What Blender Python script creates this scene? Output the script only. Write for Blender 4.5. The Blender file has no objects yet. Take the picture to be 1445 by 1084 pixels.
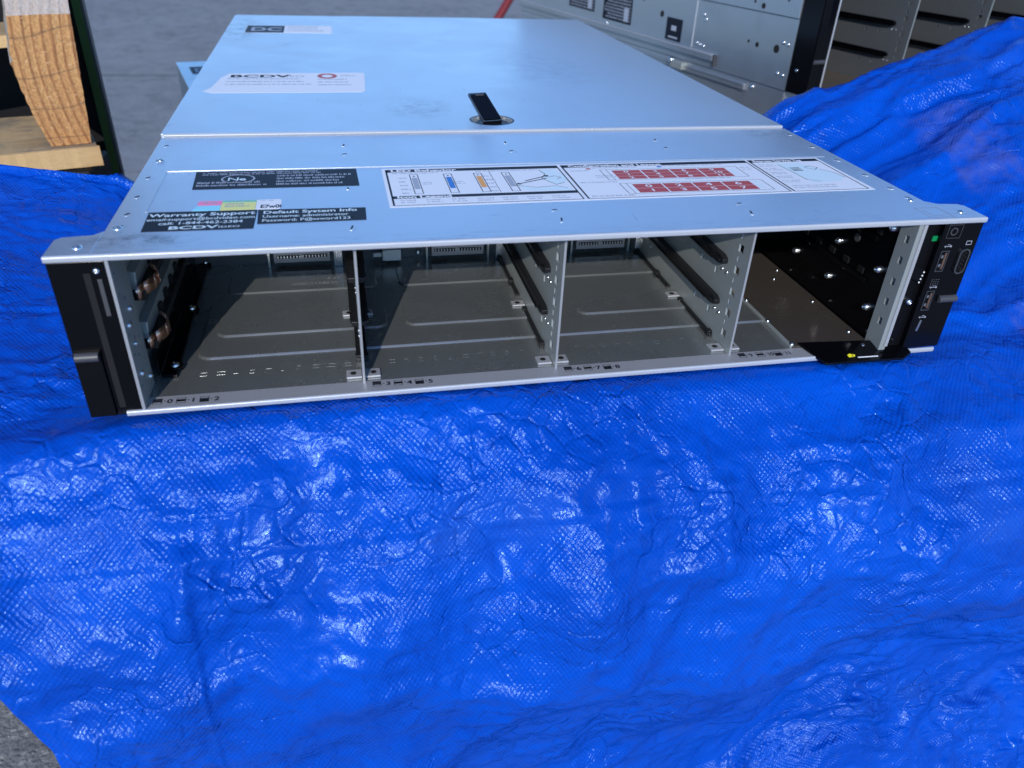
import bpy, bmesh, math, random
import numpy as np
from mathutils import Vector, Matrix
R = math.radians
S = 0.001                      # everything below is written in millimetres
scene = bpy.context.scene
col = scene.collection
random.seed(7)

# ------------------------------------------------------------------ camera
cam_d = bpy.data.cameras.new('camera')
cam = bpy.data.objects.new('camera', cam_d)
col.objects.link(cam)
right = Vector((0.9773, -0.2078, 0.0400)).normalized()
fwd = Vector((0.1965, 0.8209, -0.5362)).normalized()
up = right.cross(fwd).normalized(); right = fwd.cross(up).normalized()
M = Matrix((right, up, -fwd)).transposed().to_4x4()
M.translation = Vector((130.354, -348.568, 226.708)) * S
cam.matrix_world = M
cam_d.sensor_fit = 'HORIZONTAL'
cam_d.sensor_width = 9.8
cam_d.lens = 1087.54 / 1445 * 9.8
cam_d.clip_start = 0.01
cam_d.clip_end = 500
cam_d.dof.use_dof = True
cam_d.dof.focus_distance = 0.50
cam_d.dof.aperture_fstop = 2.8
scene.camera = cam

# ------------------------------------------------------------------ sky, sun, exposure
SUN_EL, SUN_AZ = R(27), R(-164)          # low sun standing in for the phone flash, behind the photographer, slightly left
w = bpy.data.worlds.new('World'); scene.world = w; w.use_nodes = True
nt = w.node_tree
bg = nt.nodes['Background']
sky = nt.nodes.new('ShaderNodeTexSky')
sky.sky_type = 'NISHITA'; sky.sun_disc = False
sky.sun_elevation = SUN_EL; sky.sun_rotation = SUN_AZ
sky.air_density = 1.0; sky.dust_density = 0.0; sky.ozone_density = 8.0
nt.links.new(sky.outputs[0], bg.inputs[0]); bg.inputs[1].default_value = 0.15
sd = bpy.data.lights.new('sun', 'SUN'); sd.energy = 2.4; sd.angle = R(0.53); sd.color = (1.0, 0.965, 0.92)
sun = bpy.data.objects.new('sun', sd); col.objects.link(sun)
d = Vector((math.sin(SUN_AZ) * math.cos(SUN_EL), math.cos(SUN_AZ) * math.cos(SUN_EL), math.sin(SUN_EL)))
sun.rotation_euler = d.to_track_quat('Z', 'Y').to_euler()
vs = scene.view_settings
vs.view_transform = 'Standard'; vs.look = 'None'; vs.exposure = 0.6; vs.gamma = 1.0; vs.use_curve_mapping = False

# ------------------------------------------------------------------ materials
def mat(name, color, rough=0.5, metal=0.0, coat=0.0, spec=0.5):
    m = bpy.data.materials.new(name); m.use_nodes = True
    b = m.node_tree.nodes['Principled BSDF']
    b.inputs['Base Color'].default_value = (*color, 1)
    b.inputs['Roughness'].default_value = rough
    b.inputs['Metallic'].default_value = metal
    b.inputs['Coat Weight'].default_value = coat
    b.inputs['Specular IOR Level'].default_value = spec
    return m
class NT:
    """tiny helper for node trees"""
    def __init__(s, m): s.t = m.node_tree; s.b = s.t.nodes['Principled BSDF']
    def n(s, kind, **kw):
        x = s.t.nodes.new('ShaderNode' + kind)
        for k, v in kw.items():
            if k.startswith('i_'):
                x.inputs[int(k[2:]) if k[2:].isdigit() else k[2:].replace('_', ' ')].default_value = v
            else: setattr(x, k, v)
        return x
    def l(s, a, b): s.t.links.new(a, b)
    def coords(s, scale=(1, 1, 1), out='Object', rot=(0, 0, 0)):
        tc = s.n('TexCoord'); mp = s.n('Mapping'); mp.inputs['Scale'].default_value = scale; mp.inputs['Rotation'].default_value = rot
        s.l(tc.outputs[out], mp.inputs[0]); return mp.outputs[0]
    def noise(s, vec, scale, detail=4, rough=0.55, dist=0.0):
        x = s.n('TexNoise'); x.inputs['Scale'].default_value = scale; x.inputs['Detail'].default_value = detail
        x.inputs['Roughness'].default_value = rough; x.inputs['Distortion'].default_value = dist
        if vec is not None: s.l(vec, x.inputs['Vector'])
        return x.outputs['Fac']
    def ramp(s, fac, stops):
        x = s.n('ValToRGB'); e = x.color_ramp.elements
        e[0].position, e[0].color = stops[0][0], (*stops[0][1], 1)
        e[1].position, e[1].color = stops[-1][0], (*stops[-1][1], 1)
        for p, c in stops[1:-1]:
            q = e.new(p); q.color = (*c, 1)
        s.l(fac, x.inputs[0]); return x.outputs[0]
    def math(s, op, a, b=None, c=None):
        x = s.n('Math', operation=op)
        for i, v in enumerate((a, b, c)):
            if v is None: continue
            if isinstance(v, (int, float)): x.inputs[i].default_value = v
            else: s.l(v, x.inputs[i])
        return x.outputs[0]
    def mapr(s, v, a, b, c, d_):
        x = s.n('MapRange'); s.l(v, x.inputs[0])
        for i, q in enumerate((a, b, c, d_)): x.inputs[i + 1].default_value = q
        return x.outputs[0]
    def mix(s, fac, a, b):
        x = s.n('Mix', data_type='RGBA')
        if isinstance(fac, (int, float)): x.inputs[0].default_value = fac
        else: s.l(fac, x.inputs[0])
        for i, v in ((6, a), (7, b)):
            if isinstance(v, tuple): x.inputs[i].default_value = (*v, 1)
            else: s.l(v, x.inputs[i])
        return x.outputs[2]
    def bump(s, h, strength, dist, normal=None):
        x = s.n('Bump'); x.inputs['Strength'].default_value = strength; x.inputs['Distance'].default_value = dist
        s.l(h, x.inputs['Height'])
        if normal is not None: s.l(normal, x.inputs['Normal'])
        return x.outputs[0]

def metal_mat(name, color, rough, dirt=0.25, grain=0.04, dark=(0.05, 0.05, 0.05), metal=1.0, smudge_scale=9, spangle=0.0, streak=1.0):
    m = mat(name, color, rough, metal); N = NT(m)
    v = N.coords((1, 1, 1))
    n1 = N.noise(v, smudge_scale, 5, 0.6, 0.4)
    n2 = N.noise(N.coords((60, 6, 60)), 14, 4, 0.6)
    n3 = N.noise(v, 2600, 2, 0.5)
    sm = N.mapr(n1, 0.62, 0.78, 0.0, dirt)
    N.l(N.mix(sm, color, tuple(c * 0.45 for c in color)), N.b.inputs['Base Color'])
    r = N.math('ADD', N.mapr(n1, 0.3, 0.7, rough - 0.06, rough + 0.08), N.mapr(n2, 0.4, 0.7, -0.03 * streak, 0.05 * streak))
    N.l(r, N.b.inputs['Roughness'])
    wav = N.noise(v, 7, 2, 0.5)
    nb = N.bump(wav, 0.25, 0.003)
    N.l(N.bump(n3, grain, 0.0006, nb) if grain else nb, N.b.inputs['Normal'])
    if spangle:
        vo = N.n('TexVoronoi'); vo.inputs['Scale'].default_value = 120; N.l(v, vo.inputs['Vector'])
        c = N.mapr(vo.outputs['Distance'], 0, 1, 1 - spangle, 1 + spangle)
    return m

# cover of the front server: worn, scuffed, satin
def cover_mat():
    m = mat('satin_cover_steel', (0.56, 0.58, 0.60), 0.34, 0.86); N = NT(m)
    v = N.coords((1, 1, 1))
    big = N.noise(v, 5, 3, 0.5)
    sm = N.noise(v, 16, 6, 0.68, 0.8)
    smudge = N.mapr(sm, 0.68, 0.80, 0.0, 0.4)
    scr = N.noise(N.coords((22, 160, 10), rot=(0, 0, 0.35)), 3.0, 5, 0.7)
    scr2 = N.noise(N.coords((190, 18, 10), rot=(0, 0, -0.2)), 2.0, 5, 0.7)
    s1 = N.mapr(scr, 0.64, 0.72, 0, 0.45); s2 = N.mapr(scr2, 0.65, 0.72, 0, 0.35)
    patch = N.mapr(N.noise(v, 11, 2, 0.5), 0.45, 0.6, 0, 1)
    sc = N.math('MULTIPLY', N.math('MAXIMUM', s1, s2), patch)
    # scuffing along the front edge
    sep = N.n('SeparateXYZ'); N.l(N.coords(), sep.inputs[0])
    edge = N.math('MULTIPLY', N.mapr(sep.outputs[1], 0.004, 0.013, 1, 0), N.mapr(N.noise(N.coords((10, 300, 1)), 5, 5, 0.75), 0.56, 0.66, 0, 0.75))
    # rubbed patch beside the latch and dark marks near the seam
    def blob(cx, cy, rx, ry, amt, sc_=70):
        vx = N.math('DIVIDE', N.math('SUBTRACT', sep.outputs[0], cx), rx)
        vy = N.math('DIVIDE', N.math('SUBTRACT', sep.outputs[1], cy), ry)
        d2 = N.math('ADD', N.math('MULTIPLY', vx, vx), N.math('MULTIPLY', vy, vy))
        return N.math('MULTIPLY', N.mapr(d2, 0.1, 1.0, 1, 0), N.mapr(N.noise(v, sc_, 5, 0.75), 0.42, 0.66, 0, amt))
    b1 = blob(0.193, 0.262, 0.030, 0.036, 0.4)
    b2 = blob(0.036, 0.014, 0.030, 0.010, 0.9, 90)
    b3 = blob(0.440, 0.180, 0.022, 0.018, 0.5, 120)
    b4 = blob(0.330, 0.420, 0.05, 0.12, 0.2, 60)
    b5 = blob(0.035, 0.640, 0.03, 0.10, 0.6, 60)
    tot = N.math('MAXIMUM', N.math('MAXIMUM', N.math('MAXIMUM', smudge, sc), N.math('MAXIMUM', edge, b1)), N.math('MAXIMUM', N.math('MAXIMUM', b2, b3), N.math('MAXIMUM', b4, b5)))
    base = N.mix(N.mapr(big, 0.3, 0.7, 0, 1), (0.68, 0.71, 0.75), (0.72, 0.75, 0.78))
    N.l(N.mix(tot, base, (0.13, 0.14, 0.16)), N.b.inputs['Base Color'])
    N.l(N.math('ADD', N.mapr(sm, 0.3, 0.75, 0.33, 0.42), N.math('MULTIPLY', sc, 0.2)), N.b.inputs['Roughness'])
    nb = N.bump(N.noise(v, 4, 2, 0.5), 0.10, 0.003)
    N.l(N.bump(N.noise(v, 3000, 2, 0.5), 0.10, 0.0004, nb), N.b.inputs['Normal'])
    return m

MT = {}
MT['cover'] = cover_mat()
MT['steel'] = metal_mat('galvanised_steel', (0.36, 0.385, 0.375), 0.40, metal=.45)
MT['floor'] = metal_mat('dull_bay_floor_steel', (0.43, 0.45, 0.445), 0.27, 0.25, 0.0, smudge_scale=22, metal=.82, streak=0)
MT['edge'] = metal_mat('bright_cut_edge', (0.50, 0.52, 0.56), 0.35, 0.1, metal=.3)
MT['bplane'] = metal_mat('backplane_bracket', (0.10, 0.10, 0.10), 0.4, metal=.5)
MT['dedge'] = metal_mat('divider_cut_edge', (0.40, 0.41, 0.43), 0.35, 0.1, metal=.5)
MT['sill'] = metal_mat('satin_sill', (0.42, 0.42, 0.44), 0.45, 0.2, 0.12, metal=.4)
MT['side'] = metal_mat('side_panel_steel', (0.44, 0.47, 0.50), 0.42, metal=.85)
MT['black'] = mat('black_gloss_plastic', (0.002, 0.002, 0.003), 0.16, spec=.25)
MT['blackm'] = mat('black_matt_plastic', (0.003, 0.003, 0.004), 0.34, spec=.16)
MT['rail'] = mat('black_rail_plastic', (0.008, 0.008, 0.009), 0.33)
MT['void'] = mat('black_painted_panel', (0.004, 0.004, 0.005), 0.6, spec=.2)
MT['hole'] = mat('dark_hole', (0.003, 0.003, 0.003), 0.9)
MT['chrome'] = mat('bright_screw', (0.75, 0.75, 0.74), 0.24, 1.0)
MT['conn'] = mat('connector_shell', (0.30, 0.30, 0.32), 0.4)
MT['port'] = mat('port_shell', (0.30, 0.30, 0.30), 0.3, 1.0)
MT['copper'] = mat('copper_spring', (0.75, 0.42, 0.28), 0.25, 1.0)
MT['white'] = mat('white_label_paper', (0.74, 0.75, 0.78), 0.5)
MT['whitep'] = mat('white_plastic', (0.75, 0.75, 0.72), 0.4)
MT['ink'] = mat('printed_black_ink', (0.010, 0.013, 0.022), 0.5, spec=.12)
MT['grey'] = mat('grey_plastic', (0.05, 0.05, 0.055), 0.45)
MT['lgrey'] = mat('light_grey_print', (0.34, 0.36, 0.42), 0.5)
MT['red'] = mat('brick_red_print', (0.42, 0.05, 0.04), 0.5)
MT['blue'] = mat('blue_print', (0.02, 0.16, 0.50), 0.5)
MT['orange'] = mat('orange_print', (0.72, 0.32, 0.06), 0.5)
MT['pale'] = mat('pale_blue_print', (0.62, 0.74, 0.78), 0.5)
MT['pink'] = mat('pink_print', (0.85, 0.22, 0.40), 0.5)
MT['yellow'] = mat('pale_yellow_print', (0.72, 0.70, 0.22), 0.5)
MT['cyan'] = mat('cyan_print', (0.25, 0.66, 0.80), 0.5)
MT['mint'] = mat('mint_print', (0.18, 0.58, 0.40), 0.5)
MT['warn'] = mat('warning_yellow', (0.80, 0.70, 0.02), 0.45)
MT['greenpcb'] = mat('green_board', (0.0, 0.20, 0.06), 0.4)
MT['redpaint'] = mat('red_paint', (0.16, 0.008, 0.01), 0.5)
MT['yg'] = mat('yellow_green_tag', (0.45, 0.65, 0.10), 0.5)

# ------------------------------------------------------------------ mesh helpers
class MB:
    def __init__(s): s.v = []; s.f = []
    def quad(s, a, b, c, d_):
        i = len(s.v); s.v += [a, b, c, d_]; s.f.append((i, i + 1, i + 2, i + 3))
    def poly(s, pts):
        i = len(s.v); s.v += list(pts); s.f.append(tuple(range(i, i + len(pts))))
    def box(s, x0, x1, y0, y1, z0, z1):
        i = len(s.v)
        s.v += [(x0, y0, z0), (x1, y0, z0), (x1, y1, z0), (x0, y1, z0), (x0, y0, z1), (x1, y0, z1), (x1, y1, z1), (x0, y1, z1)]
        for q in ((0, 3, 2, 1), (4, 5, 6, 7), (0, 1, 5, 4), (1, 2, 6, 5), (2, 3, 7, 6), (3, 0, 4, 7)):
            s.f.append(tuple(i + k for k in q))
        return s
    def prism(s, pts, axis, a, b):
        """extrude a 2-D outline along an axis from a to b. axis x: pts=(y,z); y: (x,z); z: (x,y)"""
        def P(p, h):
            return {'x': (h, p[0], p[1]), 'y': (p[0], h, p[1]), 'z': (p[0], p[1], h)}[axis]
        n = len(pts); i = len(s.v)
        s.v += [P(p, a) for p in pts] + [P(p, b) for p in pts]
        s.f.append(tuple(i + k for k in range(n))[::-1]); s.f.append(tuple(i + n + k for k in range(n)))
        for k in range(n):
            s.f.append((i + k, i + (k + 1) % n, i + n + (k + 1) % n, i + n + k))
        return s
    def disc(s, c, r, axis, a, b, n=14, dome=0.0):
        pts = [(c[0] + r * math.cos(2 * math.pi * k / n), c[1] + r * math.sin(2 * math.pi * k / n)) for k in range(n)]
        s.prism(pts, axis, a, b); return s
    def build(s, name, m, parent=None, bevel=0.0, seg=2, smooth=False):
        me = bpy.data.meshes.new(name)
        me.from_pydata([(x * S, y * S, z * S) for x, y, z in s.v], [], s.f)
        bm = bmesh.new(); bm.from_mesh(me); bmesh.ops.recalc_face_normals(bm, faces=bm.faces); bm.to_mesh(me); bm.free()
        me.materials.append(m)
        o = bpy.data.objects.new(name, me); col.objects.link(o)
        if parent is not None: o.parent = parent
        if bevel:
            b = o.modifiers.new('bevel', 'BEVEL'); b.width = bevel * S; b.segments = seg; b.limit_method = 'ANGLE'; b.angle_limit = R(40)
            for p in me.polygons: p.use_smooth = True
            b.harden_normals = True
        elif smooth:
            for p in me.polygons: p.use_smooth = True
        return o

def box(name, m, parent, x0, x1, y0, y1, z0, z1, bevel=0.0, seg=2):
    return MB().box(x0, x1, y0, y1, z0, z1).build(name, m, parent, bevel, seg)
def tag(o, label=None, cat=None, group=None, kind=None):
    for k, v in (('label', label), ('category', cat), ('group', group), ('kind', kind)):
        if v: o[k] = v
    return o
def empty(name, loc, rz=0.0):
    o = bpy.data.objects.new(name, None); col.objects.link(o)
    o.location = Vector(loc) * S; o.rotation_euler = (0, 0, rz); o.empty_display_size = 0.05
    return o
def rrect(x0, x1, y0, y1, r, n=5):
    out = []
    for cx, cy, a0 in ((x1 - r, y1 - r, 0), (x0 + r, y1 - r, 90), (x0 + r, y0 + r, 180), (x1 - r, y0 + r, 270)):
        for k in range(n + 1):
            a = R(a0 + 90 * k / n); out.append((cx + r * math.cos(a), cy + r * math.sin(a)))
    return out
def sheet(name, m, parent, pts, z, th=0.12):
    return MB().prism(pts, 'z', z, z + th).build(name, m, parent)
def text(name, body, m, parent, loc, size, sx=1.0, rot=(0, 0, 0), bold=0.0, align='LEFT', shear=0.0, ext=0.0):
    c = bpy.data.curves.new(name, 'FONT'); c.body = body; c.size = size * S; c.align_x = align
    c.offset = bold * S; c.shear = shear; c.extrude = ext * S; c.resolution_u = 3; c.fill_mode = 'BOTH'
    t = bpy.data.objects.new(name + '_tmp', c); col.objects.link(t)
    dg = bpy.context.evaluated_depsgraph_get()
    me = bpy.data.meshes.new_from_object(t.evaluated_get(dg)); me.name = name
    bpy.data.objects.remove(t)
    me.transform(Matrix.Diagonal((sx, 1, 1, 1)))
    me.materials.clear(); me.materials.append(m)
    o = bpy.data.objects.new(name, me); col.objects.link(o); o.parent = parent
    o.location = Vector(loc) * S; o.rotation_euler = rot
    return o
def greek(mb, x0, x1, y0, y1, z, line=2.2, h=1.1, seed=0, fill=0.8):
    """rows of unreadably small print: short strokes of uneven length"""
    rr = random.Random(seed); y = y1 - h
    while y > y0:
        x = x0; xe = x0 + (x1 - x0) * rr.uniform(0.7, 1.0)
        while x < xe:
            wd = rr.uniform(1.0, 5.0)
            k = x
            while k < min(x + wd, xe):
                q = rr.uniform(0.35, 0.75)
                hh = h * rr.choice((1, 1, 0.72, 0.72))
                mb.quad((k, y, z), (k + q, y, z), (k + q, y + hh, z), (k, y + hh, z)); k += q + rr.uniform(0.22, 0.35)
            x += wd + rr.uniform(0.7, 1.3)
        y -= line
def plate_holes(mb, y0, y1, z0, z1, holes, xa, xb):
    """a sheet in the y-z plane, thickness xa..xb, with rectangular openings"""
    ys = sorted({y0, y1, *[h[0] for h in holes], *[h[1] for h in holes]})
    zs = sorted({z0, z1, *[h[2] for h in holes], *[h[3] for h in holes]})
    inh = lambda y, z: any(h[0] < y < h[1] and h[2] < z < h[3] for h in holes)
    ys = [y for y in ys if y0 <= y <= y1]; zs = [z for z in zs if z0 <= z <= z1]
    for a, b in zip(ys[:-1], ys[1:]):
        for c, e in zip(zs[:-1], zs[1:]):
            if inh((a + b) / 2, (c + e) / 2): continue
            mb.quad((xa, a, c), (xa, b, c), (xa, b, e), (xa, a, e)); mb.quad((xb, a, c), (xb, a, e), (xb, b, e), (xb, b, c))
    for a, b, c, e in holes:
        mb.quad((xa, a, c), (xb, a, c), (xb, a, e), (xa, a, e)); mb.quad((xa, b, c), (xa, b, e), (xb, b, e), (xb, b, c))
        mb.quad((xa, a, c), (xa, b, c), (xb, b, c), (xb, a, c)); mb.quad((xa, a, e), (xb, a, e), (xb, b, e), (xa, b, e))
    for a, b in ((y0, y0), (y1, y1)):
        mb.quad((xa, a, z0), (xb, a, z0), (xb, a, z1), (xa, a, z1))
    for c in (z0, z1):
        mb.quad((xa, y0, c), (xa, y1, c), (xb, y1, c), (xb, y0, c))

# ------------------------------------------------------------------ ground
GZ = -720
def ground():
    m = mat('asphalt', (0.06, 0.06, 0.065), 0.85); N = NT(m)
    v = N.coords()
    vo = N.n('TexVoronoi'); vo.inputs['Scale'].default_value = 95; N.l(v, vo.inputs['Vector'])
    st = N.math('MULTIPLY', N.mapr(vo.outputs['Distance'], 0.30, 0.42, 1, 0), N.mapr(N.noise(v, 60, 3), 0.48, 0.60, 0, 1))
    big = N.noise(v, 1.3, 5, 0.6); mid = N.noise(v, 11, 5, 0.65); fine = N.noise(v, 260, 3, 0.7)
    base = N.mix(N.mapr(big, 0.3, 0.7, 0, 1), (0.18, 0.182, 0.188), (0.245, 0.247, 0.252))
    base = N.mix(N.mapr(N.noise(v, 4.5, 6, .7, .6), .46, .62, 0, .7), base, (.11, .11, .118))
    base = N.mix(N.mapr(mid, 0.42, 0.66, 0, 0.9), base, (0.27, 0.268, 0.27))
    base = N.mix(N.mapr(fine, 0.45, 0.7, 0, 0.55), base, (0.06, 0.06, 0.063))
    base = N.mix(N.math('MULTIPLY', st, 0.75), base, (0.40, 0.39, 0.375))
    N.l(base, N.b.inputs['Base Color'])
    h = N.math('ADD', N.math('MULTIPLY', vo.outputs['Distance'], -0.6), fine)
    N.l(N.bump(h, 0.8, 0.004), N.b.inputs['Normal'])
    # sheet with a real expansion groove across it
    mb = MB(); g0, g1 = 4570, 4600
    def strip(ya, yb, za, zb):
        mb.quad((-60000, ya, za), (60000, ya, za), (60000, yb, zb), (-60000, yb, zb))
    strip(-60000, g0, GZ, GZ); strip(g0, g0 + 2, GZ, GZ - 6); strip(g0 + 2, g1 - 2, GZ - 6, GZ - 6); strip(g1 - 2, g1, GZ - 6, GZ); strip(g1, 90000, GZ, GZ)
    o = mb.build('ground', m); o['kind'] = 'structure'
    js = MB().box(-60000, 60000, g0 + 3, g1 - 3, GZ - 5.9, GZ - .5).build('joint_sealant', mat('joint_sealant', (.045, .045, .048), .9), o)
    return o
ground()
rr = random.Random(3)
# loose grit lying on the asphalt, below the left edge of the tarpaulin
mb = MB()
for k in range(900):
    x = rr.uniform(-420, 60); y = rr.uniform(0, 620); r = rr.uniform(1.2, 5.0) * rr.uniform(.6, 1)
    i = len(mb.v)
    for j in range(5):
        a = j * 1.257 + rr.random() * .5; mb.v.append((x + r * math.cos(a) * rr.uniform(.7, 1.1), y + r * math.sin(a) * rr.uniform(.7, 1.1), GZ - .2))
    mb.v.append((x + rr.uniform(-.3, .3) * r, y, GZ + r * rr.uniform(.35, .7)))
    for j in range(5): mb.f.append((i + j, i + (j + 1) % 5, i + 5))
gr = mb.build('grit', mat('pale_grit', (0.24, 0.235, 0.225), 0.9)); gr['kind'] = 'stuff'

# ------------------------------------------------------------------ front server
SV = empty('rack_server', (0, 0, 0))
tag(SV, 'silver rack server with four empty drive bays, resting on the blue tarpaulin', 'server', 'rack servers lying about the tarpaulin')
BL, BR, DEP, HT = 19.5, 462.6, 761, 85.0
DIV = (134.3, 241.0, 347.5)

def screw(parent, c, axis, a, b, r=2.0, m='chrome'):
    """domed screw head with a recess, standing from a to b along axis"""
    mb = MB(); n = 14
    prof = ((1.0, 0.0), (0.95, 0.55), (0.6, 1.0), (0.32, 1.0), (0.25, 0.5), (0.0, 0.45))
    rings = []
    for pr, ph in prof:
        ring = []
        h = a + (b - a) * ph
        for k in range(n if pr > 0 else 1):
            t = 2 * math.pi * k / n; p = (c[0] + r * pr * math.cos(t), c[1] + r * pr * math.sin(t))
            ring.append(len(mb.v)); mb.v.append({'x': (h, p[0], p[1]), 'y': (p[0], h, p[1]), 'z': (p[0], p[1], h)}[axis])
        rings.append(ring)
    for q, s_ in zip(rings[:-1], rings[1:]):
        for k in range(n):
            if len(s_) == 1: mb.f.append((q[k], q[(k + 1) % n], s_[0]))
            else: mb.f.append((q[k], q[(k + 1) % n], s_[(k + 1) % n], s_[k]))
    return mb.build('screw', MT[m], parent, smooth=True)

# covers ------------------------------------------------------------
front_cover = MB()
front_cover.prism([(BL, 0), (BR, 0), (BR, 191.5), (BL, 191.5)], 'z', HT - 1.0, HT)
fc = front_cover.build('front_cover', MT['cover'], SV, 0.4)
# ear tabs of the cover
for x0, x1, c in ((0.0, BL, 'l'), (BR, 482.4, 'r')):
    if c == 'l': pts = [(0, 0), (BL - .02, 0), (BL - .02, 28), (BL - 4, 23.5), (2.5, 22), (0, 19)]
    else: pts = [(BR + .02, 0), (482.4, 0), (482.4, 18), (479.5, 21.5), (BR + 5, 23), (BR + .02, 28)]
    MB().prism(pts, 'z', HT - 1.0, HT).build('ear_tab', MT['cover'], SV, 0.35)
# folded bright front lip running over the full width
MB().prism([(-0.9, 82.0), (-1.2, 82.6), (-1.2, 84.4), (-0.6, 85.0), (-0.01, 85.0), (-0.01, 82.0)], 'x', 0, 482.4).build('front_lip', MT['edge'], SV, 0.25)
# rear cover with a central hole for the latch well
def rear_cover():
    mb = MB(); cx, cy, r = 242.5, 223, 15.5; n = 24
    x0, x1, y0, y1 = BL, BR, 195.5, DEP - 4
    circ = [(cx + r * math.cos(2 * math.pi * k / n), cy + r * .95 * math.sin(2 * math.pi * k / n)) for k in range(n)]
    def outer(k):
        a = 2 * math.pi * k / n; ca, sa = math.cos(a), math.sin(a); q = 24
        t = q / max(abs(ca), abs(sa)); return (cx + ca * t, cy + sa * t)
    for k in range(n):
        a, b = circ[k], circ[(k + 1) % n]; c, e = outer(k), outer(k + 1)
        mb.poly([(*a, 85.9), (*c, 85.9), (*e, 85.9), (*b, 85.9)])
        mb.poly([(*a, 85.9), (*b, 85.9), (*b, 81.0), (*a, 81.0)])
    mb.poly([(*p, 81.0) for p in circ])
    q = 24
    for X0, X1, Y0, Y1 in ((x0, cx - q, y0, y1), (cx + q, x1, y0, y1), (cx - q, cx + q, y0, cy - q), (cx - q, cx + q, cy + q, y1)):
        mb.quad((X0, Y0, 85.9), (X1, Y0, 85.9), (X1, Y1, 85.9), (X0, Y1, 85.9))
    for a, b in (((x0, y0), (x1, y0)), ((x1, y0), (x1, y1)), ((x1, y1), (x0, y1)), ((x0, y1), (x0, y0))):
        mb.quad((*a, 85.9), (*b, 85.9), (*b, 83.6), (*a, 83.6))
    return mb.build('rear_cover', MT['cover'], SV)
rear_cover()
# the rear cover's stepped back edge
box('rear_edge_step', MT['cover'], SV, 150, 330, DEP - 3.9, DEP + 3, 83.8, 85.4, .3)
# rolled hem along the seam, catching light
MB().prism([(193.0, 84.3), (192.8, 85.9), (194.0, 86.7), (195.4, 86.5), (195.4, 84.3)], 'x', BL + 1, BR - 1).build('seam_hem', MT['edge'], SV, .2)
# chassis shell
box('side_wall', MT['side'], SV, BL, BL + 1.2, 24.5, DEP, 0, 83.9)
box('side_wall', MT['side'], SV, BR - 1.2, BR, 24.5, DEP, 0, 83.9)
box('rear_wall', MT['steel'], SV, BL + 1.2, BR - 1.2, DEP - 1.2, DEP, 0, 83.6)
# long side rail lips under the rear cover on the left and right
for x0, x1 in ((BL - 1.6, BL - .05), (BR + .05, BR + 1.4)):
    box('cover_side_flange', MT['cover'], SV, x0, x1, 198, DEP - 6, 74, 85.6, .3)

# floor pan with pressed panels ---------------------------------------
box('floor_pan', MT['floor'], SV, BL + 1.2, BR - 1.2, 11.2, DEP - 1.3, 0.0, 1.0)
def pressed(x0, x1, y0, y1, r=6, z=1.0, h=0.9):
    pts = rrect(x0, x1, y0, y1, r)
    mb = MB(); n = len(pts); cx, cy = (x0 + x1) / 2, (y0 + y1) / 2
    def ins(p, dd):
        vx, vy = p[0] - cx, p[1] - cy
        return (p[0] - math.copysign(min(dd, abs(vx)), vx), p[1] - math.copysign(min(dd, abs(vy)), vy))
    prof = ((0, 0.02), (0.5, h * .5), (1.1, h), (1.7, h * 1.02))
    rings = [[(*ins(p, dd), z + hh) for p in pts] for dd, hh in prof]
    for a, b in zip(rings[:-1], rings[1:]):
        for k in range(n): mb.quad(a[k], a[(k + 1) % n], b[(k + 1) % n], b[k])
    mb.poly(rings[-1])
    return mb.build('pressed_panel', MT['floor'], SV, smooth=True)
pressed(44, 396, 46, 118, 7, 1.0, 1.0)
for x0, x1 in ((52, 152), (162, 262), (272, 372)):
    pressed(x0, x1, 69, 98, 6, 2.02, 1.0)
    pressed(x0 + 1, x1 - 3, 128, 160, 5)
# tiny stamped marks near the sill
mb = MB(); rr = random.Random(5)
for x in [48 + 8.4 * k for k in range(40)]:
    if min(abs(x - q) for q in DIV) < 10: continue
    a = 29 + rr.uniform(-.4, .4); wd = rr.uniform(2.2, 4.6)
    for seg in rr.sample([(0, wd, 0, .35), (0, wd, 3.2, 3.55), (0, .35, 0, 3.5), (wd - .35, wd, 0, 3.5)], 3):
        mb.box(x + seg[0], x + seg[1], a + seg[2], a + seg[3], .98, 1.06)
mb.build('stamped_marks', MT['floor'], SV)['kind'] = 'stuff'
t = text('stamped_number', '103012158036', MT['edge'], SV, (92, 136, 1.98), 5.2, 1.0, bold=-.05)
t = text('stamped_number', '4-27', MT['edge'], SV, (116, 143, 1.98), 4.8, 1.0, bold=-.05)
t = text('stamped_number', 'F  1 7   SC', MT['edge'], SV, (103, 150, 1.98), 4.8, 1.2, bold=-.05)
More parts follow.
